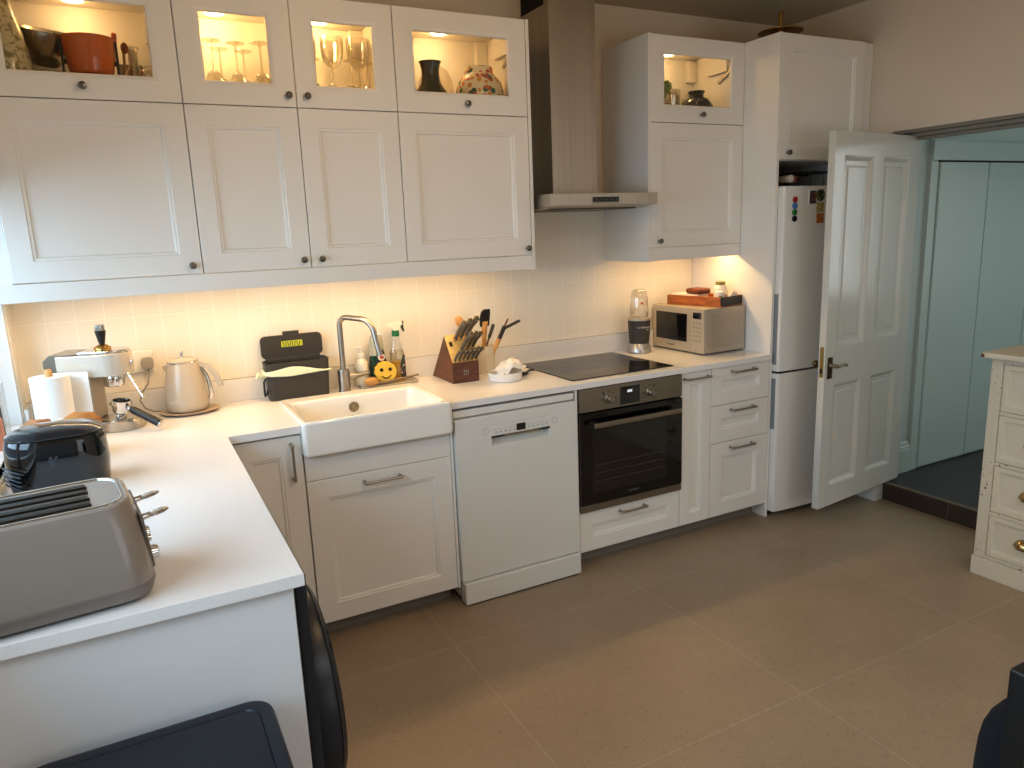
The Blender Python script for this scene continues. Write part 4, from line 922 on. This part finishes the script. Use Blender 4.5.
for r_ in range(5):
    for c_ in range(3): q.lathe([(0, 0), (.0075, 0), (.0075, .0008), (0, .001)], seg=14, sx=1.2, sy=.7, mx=T(MX0, MY0+.03+.023*c_, MZ1-.078-.023*r_) @ R(-90, 'Z') @ R(90, 'X'))
q.obj('keypad', mat('key grey', '#a39885', .45), p, True)
M().box(MX0-.002, MX0+.001, MY0+.008, MY0+.096, MZ0+.01, MZ0+.05, .001).obj('open_button', SB, p, True)
text('maker_name', 'Panasonic', .017, mat('dark print', '#3a342c', .4), d, T(MX0-.0004, (MY0+.105+MY1)/2, MZ0+.027) @ SIDE)
q = M()
for x in (MX0+.05, MX1-.04):
    for y_ in (MY0+.04, MY1-.04): q.lathe([(0, 0), (.012, 0), (.012, .009), (0, .009)], (x, y_, W), seg=16)
q.obj('feet', BLACK, t, True)
TZ = MZ1+.0005
t = thing('wooden_tray', 'orange-brown wooden tray with black end on the microwave', 'tray', (-.130, -.255, TZ), 12)
x0, x1, y0, y1 = -.092, .090, -.185, .178
q = M(); q.box(x0, x1, y0, y1, 0, .008, .001); q.box(x0, x0+.012, y0+.013, y1, .008, .052, .002); q.box(x1-.012, x1, y0+.013, y1, .008, .052, .002); q.box(x0+.0125, x1-.0125, y1-.012, y1, .008, .052, .002)
q.obj('tray_body', WOODO, t)
M().box(x0, x1, y0, y0+.0125, .0005, .052, .002).obj('black_end', mat('black tray wood', '#1b1512', .35), t)  # end board drawn in plain black
TX, TY, TF = -.135, -.27, TZ+.0085
t = thing('lidded_jar', 'small glass jar with olive lid on the wooden tray', 'jar', (-.075, -.325, TF))
M().lathe([(0, 0), (.030, 0), (.035, .006), (.036, .07), (.031, .088), (.023, .098), (0, .098)], seg=32).obj('jar_body', mat('frosted jar', '#e6dccb', .25), t)
M().lathe([(.024, .096), (.026, .098), (.026, .114), (.024, .116), (0, .116)], seg=28).obj('lid', mat('olive lid', '#8c7a3c', .45), t)
t = thing('small_pot', 'little white and green pot in front of the olive-lidded jar', 'pot', (-.125, -.375, TF))
M().lathe([(0, 0), (.018, 0), (.022, .004), (.023, .055), (0, .057)], seg=28).obj('pot_body', spots('white green print', '#ece6d8', ['#6f8a3a'], 40, .42), t)
M().lathe([(.024, .053), (.024, .066), (.022, .068), (0, .068)], seg=28).obj('lid', mat('white lid', '#efe8da', .4), t)
tag(M().ball((-.045, -.385, TF+.040), .034, 1, .7, .78, jitter=.2).obj('crumpled_packet', mat('pale pink wrap', '#d8c4b6', .6, bump=.6, bscale=40)), 'pale crumpled packet beside the olive-lidded jar', 'packet')
tag(M().box(-.205, -.115, -.30, -.19, TF+.052, TF+.082, .012, 3).obj('brown_purse', mat('brown leather', '#6a3317', .45, noise=.2, nscale=20)), 'brown leather pouch lying on the wooden tray', 'pouch')
q = M(); q.box(-.05, .04, -.05, .13, 0, .051, .002); q.xf(T(-.155, -.225, TF) @ R(12)); tag(q.obj('paper_stack', mat('cream paper', '#e9dfc8', .7)), 'stack of cream papers under the brown pouch on the tray', 'papers')

# ------------------------------------------------------------------ contents of the glazed cabinets
SH = ZU1+.0165
tag(M().lathe([(0, 0), (.06, 0), (.068, .01), (.078, .06), (.075, .13), (.062, .21), (.045, .28), (.04, .32), (.045, .335), (.04, .335), (.036, .32), (0, .31)], (-3.203, -.275, SH), seg=48).obj('marbled_vase', marble('marbled glaze', '#cdbf98', '#8d8257', 24)), 'tall green-veined marbled vase at the far left of the top cabinet', 'vase')
o = M().lathe([(0, 0), (.045, 0), (.075, .02), (.104, .065), (.115, .105), (.117, .107), (.113, .106), (.1, .066), (.07, .024), (0, .006)], seg=56).obj('steel_bowl', mat('polished bowl steel', '#c4bcae', .24, 1))
o.location = (-3.095, -.128, SH+.135); o.rotation_euler = (math.radians(16), math.radians(8), 0); o.scale = (.88, .88, 1.1)
tag(o, 'polished steel mixing bowl left of the amber pot', 'bowl')
tag(M().lathe([(0, 0), (.05, 0), (.055, .01), (.075, .08), (.078, .105), (.075, .106), (.07, .08), (.045, .014), (0, .01)], (-3.095, -.145, SH), seg=40).obj('glass_bowl', mat('green grey glass', '#9aa48e', .1)), 'grey-green glass bowl under the steel bowl', 'bowl')
t = thing('amber_pot', 'amber glass cooking pot in a black metal stand', 'pot', (-2.951, -.235, SH))
M().lathe([(0, .085), (.055, .085), (.066, .09), (.072, .11), (.079, .16), (.083, .205), (.085, .212), (.082, .213), (.078, .16), (.06, .095), (0, .091)], seg=48).obj('pot_body', mat('amber glass', '#c8642a', .12, coat=.4), t)
q = M()
for s in (-1, 1): q.box(s*.086-.004, s*.086+.004, -.012, .012, 0, .205, .002); q.box(s*.072-.014, s*.072+.014, -.006, .006, .125, .14, .002)
q.tube([(.06*math.cos(k*PI/16), .06*math.sin(k*PI/16), .08) for k in range(32)], .004, 8, closed=True); q.tube([(-.088, 0, .08), (.088, 0, .08)], .004, 8)
q.tube([(-.086, 0, .2), (-.095, 0, .21), (-.1, 0, .222)], .004, 8)
q.obj('stand', BLACK, t)
t = thing('spoon', 'orange-handled utensil behind the amber pot', 'utensil', (-2.862, -.12, SH))
M().tube([(0, 0, 0), (-.006, -.05, .20)], .005, 8).obj('shaft', WOODL, t); M().tube([(-.006, -.05, .195), (-.003, -.06, .245), (-.001, -.062, .25)], [.007, .009, .006], 12).obj('handle', mat('orange handle', '#c8622a', .4), t)
t = thing('wooden_spoon', 'small wooden spoon leaning right behind the amber pot', 'utensil', (-2.85, -.14, SH))
M().tube([(0, 0, 0), (.01, -.04, .19)], .005, 8).obj('shaft', WOODL, t); M().ball((.014, -.045, .20), .017, .8, .5, 1.2, sub=2).obj('spoon_bowl', WOODO, t)
tag(M().box(-2.86, -2.78, -.085, -.045, SH, SH+.165, .003).obj('grey_box', mat('grey card', '#6b6154', .6)), 'small grey box behind the glass decanter', 'box')
DG = thin_glass('cut glass', (.80, .78, .72, 1), .12, .03, .8)
tag(M().lathe([(0, 0), (.045, 0), (.055, .02), (.054, .06), (.035, .11), (.018, .14), (.016, .185), (.024, .205), (.02, .205), (.013, .18), (.013, .14), (.045, .06), (0, .01)], (-2.812, -.175, SH), seg=40).obj('glass_decanter', DG), 'clear glass decanter with flared neck', 'decanter')
o = tag(M().ball((-2.765, -.27, SH+.075), .048, 1, 1, 1.1, sub=2).obj('cut_glass_bottle', DG), 'faceted cut glass ball in front of the decanter', 'glass')
# stemware
def stemware(kind, x, y, label, grp, scale=1, up=False):
    t = thing(kind, label, 'glass', (x, y, SH), group=grp)
    return t
def mk_glass(kind, prof, flip, H):
    p = [(r, H-z) for r, z in prof] if flip else prof
    return p
winep = [(0, .002), (.034, .003), (.035, .001), (.033, 0)] ; 
foot = [(0, 0), (.034, 0), (.035, .002), (.012, .006), (.0042, .012), (.0038, .085), (.006, .092)]
bowl = [(.006, .092), (.022, .10), (.036, .125), (.040, .155), (.036, .19), (.032, .205), (.0305, .205), (.0345, .19), (.038, .155), (.034, .127), (.02, .104), (0, .098)]
cbowl = [(.006, .135), (.03, .145), (.05, .165), (.056, .19), (.0575, .225), (.056, .225), (.054, .19), (.047, .168), (.028, .15), (0, .142)]
def build_stem(name, label, grp, pos, flip, bw, H, kz=1, k=1):
    t = thing(name, label, 'glass', pos, group=grp)
    fz = (lambda z: (H-z)*kz) if flip else (lambda z: z*kz)
    st = [(r*k, fz(z)) for r, z in foot] if bw is bowl else [(r*k, fz(z)) for r, z in foot[:-2]]+[(.0038*k, fz(.128)), (.006*k, fz(.135))]
    M().lathe(st, seg=28).obj('stem_and_foot', WINEG, t)
    M().lathe([(r*k, fz(z)) for r, z in bw], seg=32).obj('bowl', WINEG, t)
    return t
wp = [(-2.545, -.24), (-2.455, -.22), (-2.37, -.25), (-2.50, -.11), (-2.41, -.10), (-2.59, -.12)]
wl = ['front left', 'front middle', 'front right', 'back middle', 'back right', 'back left']
w0 = build_stem('wine_glass', 'upside-down wine glass, front left behind the first bright pane', 'upside-down wine glasses', (wp[0][0], wp[0][1], SH), True, bowl, .205, 1.16, 1.0)
for (x, y), l in list(zip(wp, wl))[1:]: dup(w0, (x, y, SH), 0, 'upside-down wine glass, %s behind the first bright pane' % l)
cp = [(-2.16, -.08), (-2.055, -.12), (-1.945, -.12)]
c0 = build_stem('coupe_glass', 'tall upright glass, left of three at the back of the second bright pane', 'tall upright glasses', (cp[0][0], cp[0][1], SH), False, cbowl, .225, 1.38, .85)
for (x, y), l in list(zip(cp, ['left', 'middle', 'right']))[1:]: dup(c0, (x, y, SH), 0, 'tall upright glass, %s of three at the back of the second bright pane' % l)
sp_ = [(-2.18, -.27), (-2.10, -.25), (-2.025, -.285), (-1.95, -.26)]
s0 = build_stem('sherry_glass', 'small upside-down glass, leftmost in front of the second bright pane row', 'small upside-down glasses', (sp_[0][0], sp_[0][1], SH), True, bowl, .205, .92, .9)
for (x, y), l in list(zip(sp_, ['leftmost', 'second from left', 'third from left', 'rightmost']))[1:]: dup(s0, (x, y, SH), 0, 'small upside-down glass, %s in front of the second bright pane row' % l)
# vases beside the hood
tag(M().lathe([(0, 0), (.075, 0), (.085, .02), (.082, .06), (.062, .095), (.045, .12), (.038, .15), (.038, .175), (.044, .2), (.049, .208), (.045, .208), (.036, .19), (0, .17)], (-1.682, -.275, SH), seg=48).obj('dark_vase', mat('dark green glaze', '#38382a', .2, coat=.5)), 'dark olive vase with a waisted neck', 'vase')
t = thing('glass_dome', 'clear glass dome with a knob behind the dark vase', 'dome', (-1.59, -.105, SH))
M().lathe([(.078, 0), (.080, .02), (.080, .12), (.074, .17), (.055, .208), (.03, .226), (0, .23)], seg=48).obj('dome', thin_glass('dome glass', (.97, .95, .9, 1), .04, .02, .7), t); M().lathe([(.006, .228), (.005, .236), (.014, .245), (.014, .252), (0, .258)], seg=24).obj('knob', CHROME, t)
tag(M().lathe([(0, 0), (.07, 0), (.085, .01), (.105, .06), (.108, .10), (.098, .14), (.075, .17), (.064, .18), (.063, .205), (.058, .208), (.03, .205), (0, .205)], (-1.435, -.235, SH), seg=56).obj('floral_jar', spots('floral glaze', '#e6d6b0', ['#c75a3c', '#3c6a50', '#d08a34', '#c24e52'], 19, .30)), 'round cream jar with red and green painted flowers', 'jar')
tag(M().lathe([(0, 0), (.05, 0), (.06, .02), (.058, .1), (.045, .18), (.035, .22), (.04, .24), (.036, .24), (0, .22)], (-1.818, -.20, SH), seg=40).obj('orange_vase', mat('orange glaze', '#d58a1c', .2)), 'orange vase mostly hidden at the left edge behind the pane', 'vase')
# right cabinet
t = thing('potted_plant', 'small green plant in a striped pot at the left of the right cabinet', 'plant', (-.385, -.21, SH))
M().lathe([(0, 0), (.038, 0), (.04, .004), (.046, .09), (.048, .1), (.044, .1), (.04, .085), (0, .085)], seg=36).obj('pot', mat('striped pot', '#5f5442', .4, noise=.6, nscale=40, stretch=(.01, .01, 3)), t)
q = M()
for k in range(16):
    a = k*2.4; e = .25+.055*k; dx, dy = math.cos(a), math.sin(a)
    q.tube([(0, 0, .085), (.012*dx, .012*dy, .13), (.035*dx, .035*dy, .15+.06*math.sin(e))], [.002, .003, .001], 6); q.ball((.036*dx, .036*dy, .15+.06*math.sin(e)), .016, 1, 1, .7, sub=1)
q.obj('foliage', mat('pale leaf green', '#8ba04f', .6), t)
tag(M().lathe([(0, 0), (.06, 0), (.085, .03), (.09, .06), (.085, .095), (.062, .125), (.038, .138), (.036, .152), (.046, .165), (.044, .167), (.03, .16), (0, .14)], (-.182, -.235, SH), seg=48).obj('patterned_pot', spots('dark pot glaze', '#1d1c1c', ['#6b675c', '#3b3a38'], 40, .25, .15)), 'dark round pot with a patterned shoulder and narrow neck', 'pot')
tag(M().lathe([(0, 0), (.05, 0), (.058, .02), (.058, .13), (.045, .16), (.03, .17), (.03, .18), (.012, .19), (.012, .20), (0, .205)], (-.088, -.085, SH), seg=40).obj('glass_jar', DG), 'clear glass jar behind the dark patterned pot', 'jar')
tag(M().lathe([(0, 0), (.04, 0), (.043, .004), (.045, .19), (.043, .19), (.041, .01), (0, .006)], (-.25, -.12, SH), seg=40).obj('glass_tumbler', DG), 'tall clear glass left behind the dark patterned pot', 'glass')

# ------------------------------------------------------------------ open panel door
DA = math.degrees(math.atan2(.090, .742)); DWD = .772; DH = 1.885; DT = .036
dr = bpy.data.objects.new('door_1', None); COL.objects.link(dr); struct(dr)
dr.location = (.094, -.888, .110); dr.rotation_euler = (0, 0, math.radians(DA))
q = M(); st = .085; zr = [(0, .105), (.655, .845), (1.775, DH)]; mun = (.335, .425)
q.box(0, st, 0, DT, 0, DH, .0015); q.box(DWD-st-.012, DWD, 0, DT, 0, DH, .0015)
for a, b in zr: q.box(st, DWD-st-.012, 0.0002, DT-.0002, a, b)
q.box(mun[0], mun[1], .0002, DT-.0002, .105, .655); q.box(mun[0], mun[1], .0002, DT-.0002, .845, 1.775)
slab = q.obj('door_slab', DOORW, dr)
for xa, xb in ((st, mun[0]), (mun[1], DWD-st-.012)):
    for za, zb in ((.105, .655), (.845, 1.775)):
        q = M(); q.loops(xa, xb, za, zb, [(-.001, .022), (-.001, .0005), (.004, .0008), (.010, .005), (.020, .013), (.024, .0175), (.046, .0175), (.05, .0135), (.056, .0125)], fill=True)
        q.obj('door_panel', DOORW, dr)
        q = M(); q.box(xa, xb, .022, .030, za, zb); q.obj('door_panel', DOORW, dr)
AGED = mat('aged bronze', '#5a4a34', .35, .9, noise=.3, nscale=40)
M().box(.022, .060, -.005, .001, .69, .80, .0015).obj('latch_plate', AGED, dr)
hd = M(); hd.lathe([(0, 0), (.012, 0), (.010, .01), (.008, .04), (0, .04)], seg=18, mx=T(.041, -.004, .758) @ R(90, 'X')); hd.tube([(.037, -.042, .758), (.06, -.045, .758), (.09, -.045, .761), (.118, -.043, .757), (.126, -.04, .755)], [.009, .0075, .007, .009, .008], 14)
hd.obj('door_handle', mat('pewter bronze', '#8c7c64', .3, .9), dr)
M().box(-.0015, .001, .008, .028, .70, .855, .0005).obj('lock_plate', mat('brass plate', '#a88a4c', .35, .9), dr)
M().box(-.0022, -.001, .012, .024, .72, .745).obj('latch_hole', DARKGAP, dr)
q = M(); q.lathe([(0, 0), (.011, 0), (.011, .03), (0, .03)], seg=16, mx=T(.043, DT+.001, .758) @ R(-90, 'X')); q.ball((.043, DT+.042, .758), .018, sub=2); q.obj('door_knob', AGED, dr)
# ------------------------------------------------------------------ hall cupboards
t = thing('hall_cupboard', 'pale green built-in cupboard with flush doors in the hall', 'cupboard', (1.8, HY, .1))
M().box(1.046, 3.2, HY-.012, HY-.001, .1, 2.0).obj('frame', HALLC, t, True)
M().box(1.048, 1.113, HY-.020, HY-.013, .102, 1.874, .001).obj('side_stile', HALLC, t, True)
for a, b in ((1.119, 1.566), (1.573, 2.069), (2.076, 2.58), (2.584, 3.1)):
    M().box(a, b, HY-.030, HY-.0125, .115, 1.872, .002).obj('door', HALLC, t, True)
M().box(1.048, 3.15, HY-.030, HY-.0125, 1.882, 1.985, .002).obj('top_rail', HALLC, t, True)
q = M(); q.box(1.115, 3.15, HY-.0135, HY-.0121, 1.872, 1.882); q.box(1.1132, 1.1188, HY-.0135, HY-.0121, .11, 1.88); q.box(1.566, 1.573, HY-.0135, HY-.0121, .11, 1.88); q.box(2.069, 2.076, HY-.0135, HY-.0121, .11, 1.88)
q.obj('shadow_gaps', DARKGAP, t, True)

# ------------------------------------------------------------------ chest of drawers
t = thing('chest_of_drawers', 'worn cream painted chest of drawers with cup pulls by the doorway', 'chest of drawers', (.5, -2.06, 0))
CX, CY0, CY1 = .285, -2.52, -1.585
ROT = T(CX, 0, 0) @ R(-90, 'Z')           # local x -> -y, local -y -> -x
M().box(CX, .695, CY0, CY1, .09, .985, .004).obj('carcass', CREAM, t, True)
q = M(); q.prism([(p[0], p[1]) for p in rrect(CX-.045, .697, CY0-.03, CY1+.03, .01, 3)], 2, .987, 1.012, .006); top = q.obj('top_board', CREAM, t, True)
M().box(CX-.012, .69, CY0-.01, CY1+.01, 0, .088, .004).obj('plinth', CREAM, t, True)
q = M(); q.box(CX-.012, CX, CY0, CY0+.05, .09, .985, .002); q.box(CX-.012, CX, CY1-.048, CY1, .09, .985, .002)
for z in (.09, .295, .52, .745, .965): q.box(CX-.010, CX, CY0+.05, CY1-.048, z, z+.016, .002)
fr_ = q.obj('face_frame', CREAMF, t, True)
edges = [(.108, .293), (.313, .518), (.538, .743), (.763, .963)]
for za, zb in edges:
    q = M(); q.loops(0, CY1-CY0-.102, za, zb, [(0, 0), (0, -.008), (.003, -.010), (.02, -.010), (.024, -.005), (.034, -.0035), (.038, -.001)], fill=True)
    d = q.obj('drawer', CREAM, t, True, mx=T(CX, CY1-.05, 0) @ R(-90, 'Z'))
    for yy in (CY1-.198, CY0+.198):
        q = M(); zc = (za+zb)/2+.004; n = 14; rr = []
        for i in range(6):
            ph = PI/2*i/5; row = []
            for j in range(n+1):
                th = PI*j/n; row.append(q.bm.verts.new((CX-.004-.030*math.sin(ph)*math.sin(th)*1.0, yy+.045*math.cos(th)*(math.cos(ph)*.25+.75), zc-.018+.042*math.sin(th)*math.cos(ph))))
            rr.append(row)
        skin(q.bm, rr, False); o = q.obj('cup_pull', mat('satin brass pull', '#b79a68', .22, .95), d, True); o.modifiers.new('s', 'SOLIDIFY').thickness = .002
M().box(CX-.0462, CX-.035, CY1+.012, CY1+.0308, .990, 1.006, .005).obj('bare_corner', CHIP, top, True)

# ------------------------------------------------------------------ washing machine, bin, chair with jacket
t = thing('washing_machine', 'black-fronted washing machine with bulging round door under the left worktop', 'washing machine', (-2.98, -1.49, 0))
M().box(-3.30, -2.70, -1.80, -1.18, .012, .866, .006).obj('body', WHITE, t, True)
M().box(-2.699, -2.672, -1.80, -1.18, .02, .866, .006).obj('front_panel', CHAR, t, True)
WD = T(-2.6715, -1.49, .408) @ R(90, 'Y')
d = M().lathe([(0, 0), (.258, 0), (.266, .006), (.270, .022), (.269, .048), (.264, .060), (.257, .065)], seg=72, mx=WD).obj('door_ring', CHAR, t, True)
M().lathe([(.257, .062), (.252, .069), (.2, .078), (.1, .082), (0, .084)], seg=72, mx=WD).obj('door_glass', BLACKG, d, True)
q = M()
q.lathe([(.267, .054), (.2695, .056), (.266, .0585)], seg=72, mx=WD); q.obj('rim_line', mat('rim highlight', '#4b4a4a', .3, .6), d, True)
q = M()
for x in (-3.25, -2.75):
    for y_ in (-1.75, -1.23): q.cyl((x, y_, 0), (x, y_, .012), .02, seg=14)
q.obj('feet', BLACK, t, True)

t = thing('pedal_bin', 'dark navy rectangular bin with flat lid against the white end panel', 'bin', (-3.012, -2.045, 0))
q = super_rings([(0, .20, .125, .04), (.01, .205, .13, .04), (.60, .222, .148, .045), (.615, .222, .148, .045)]); q.obj('bin_body', NAVY, t)
q = super_rings([(.617, .224, .150, .05), (.650, .226, .152, .05), (.660, .222, .148, .048), (.662, .214, .14, .045), (.660, .198, .124, .036), (.6565, .196, .122, .035)]); l_ = q.obj('lid_rim', NAVY, t)
super_rings([(.655, .1945, .1205, .035), (.659, .1945, .1205, .035), (.660, .192, .118, .034)]).obj('lid_flap', NAVY2, l_)
M().box(-.06, .06, -.175, -.128, .015, .03, .006).obj('pedal', BLACK, t)

t = thing('dining_chair', 'dark chair at the bottom right corner with jacket over its back', 'chair', (-1.728, -3.10, 0))
for sx in (-1, 1):
    M().tube([(sx*.2, .2, 0), (sx*.205, .2, .44)], .018, 12).obj('leg', BLACK, t)
    M().tube([(sx*.2, -.2, 0), (sx*.19, -.19, .44)], .018, 12).obj('leg', BLACK, t)
M().rbox(-.22, .22, -.22, .185, .44, .48, .05, 5, .008).obj('seat', BLACK, t)
q = M()
for a, b in ((-.226, -.182), (.182, .226)): q.box(a, b, .19, .222, .44, .99, .006)
q.box(-.18, .18, .195, .217, .80, .998, .006); q.box(-.18, .18, .195, .217, .55, .60, .006); q.obj('backrest', BLACK, t)
q = M(); rings = []
for i, (z, hx, hy) in enumerate([(.40, .250, .058), (.55, .246, .060), (.70, .240, .060), (.80, .231, .058), (.86, .22, .055), (.905, .20, .046), (.928, .16, .028), (.934, .10, .008)]):
    pts = rrect(-hx, hx, -hy, hy, min(hy*.95, .04), 9)
    rings.append([q.bm.verts.new((p[0]*(1+.02*math.sin(3*z*9+p[1]*40)), p[1]*(1+.22*math.sin(34*p[0]+i*.5)), z+.006*math.sin(11*p[0]+i))) for p in pts])
skin(q.bm, rings, True); q.bm.faces.new(rings[-1])
j = q.obj('navy_jacket', CLOTHN); j.location = (-1.668, -2.866, -.035); j.modifiers.new('u', 'SUBSURF').render_levels = 1
tag(j, 'dark navy jacket hanging over the chair back at bottom right', 'jacket')

# ------------------------------------------------------------------ lights
def strip(x0, x1, e, y=-.285):
    return lamp('AREA', ((x0+x1)/2, y, 1.465), e, WARM, (-10, 0, 0), x1-x0, .025)
strip(-3.25, -1.32, 7.6); strip(-.57, -.03, 2.6)
# daylight through the left window
lamp('AREA', (XL-1.5, -2.1, 2.2), 255, (.50, .74, 1.0), (0, -68, 0), 2.4, 4.2)
# added overhead fill behind the camera for base units, unseen low glazing further back
lamp('AREA', (-1.4, -3.9, ZC-.03), 27, (.92, .96, 1.0), (0, 0, 0), 2.6, 1.2)
lamp('AREA', (-.6, YF+.1, 1.05), 16, (.84, .92, 1.0), (90, 0, 0), 2.4, 1.5)
# warm ceiling lamp over the kitchen
lamp('POINT', (-1.9, -1.9, ZC-.12), 17, (1, .68, .37), size=.06)
# hall daylight
lamp('AREA', (2.0, -2.4, 2.6), 18, (.90, 1.0, .98), (-25, 0, 0), 1.2, 1.2)
lamp('AREA', (3.385, -2.45, 1.55), 9, (.86, .97, 1.0), (0, 90, 0), 1.3, .34)
w = bpy.data.worlds.new('World'); sc.world = w; w.use_nodes = True
w.node_tree.nodes['Background'].inputs[0].default_value = (.62, .78, 1, 1); w.node_tree.nodes['Background'].inputs[1].default_value = .6

# ------------------------------------------------------------------ camera
cam = bpy.data.cameras.new('Camera'); co = bpy.data.objects.new('Camera', cam); COL.objects.link(co)
cx, cy, cz, yaw, pit, rol, f = -2.9454, -3.3681, 1.5945, .4762, .2062, -.0391, 734.6833
fw = Vector((math.sin(yaw)*math.cos(pit), math.cos(yaw)*math.cos(pit), -math.sin(pit))); rt = Vector((math.cos(yaw), -math.sin(yaw), 0)); upv = rt.cross(fw)
r2 = rt*math.cos(rol)+upv*math.sin(rol); u2 = upv*math.cos(rol)-rt*math.sin(rol)
co.matrix_world = Matrix(((r2.x, u2.x, -fw.x, cx), (r2.y, u2.y, -fw.y, cy), (r2.z, u2.z, -fw.z, cz), (0, 0, 0, 1)))
cam.sensor_width = 36; cam.lens = f/1024*36; cam.clip_start = .05
sc.camera = co
sc.view_settings.view_transform = 'Standard'; sc.view_settings.look = 'None'; sc.view_settings.exposure = .08; sc.view_settings.gamma = .96
sc.cycles.max_bounces = 10; sc.cycles.transparent_max_bounces = 24; sc.cycles.sample_clamp_indirect = 6; sc.cycles.caustics_reflective = False; sc.cycles.caustics_refractive = False
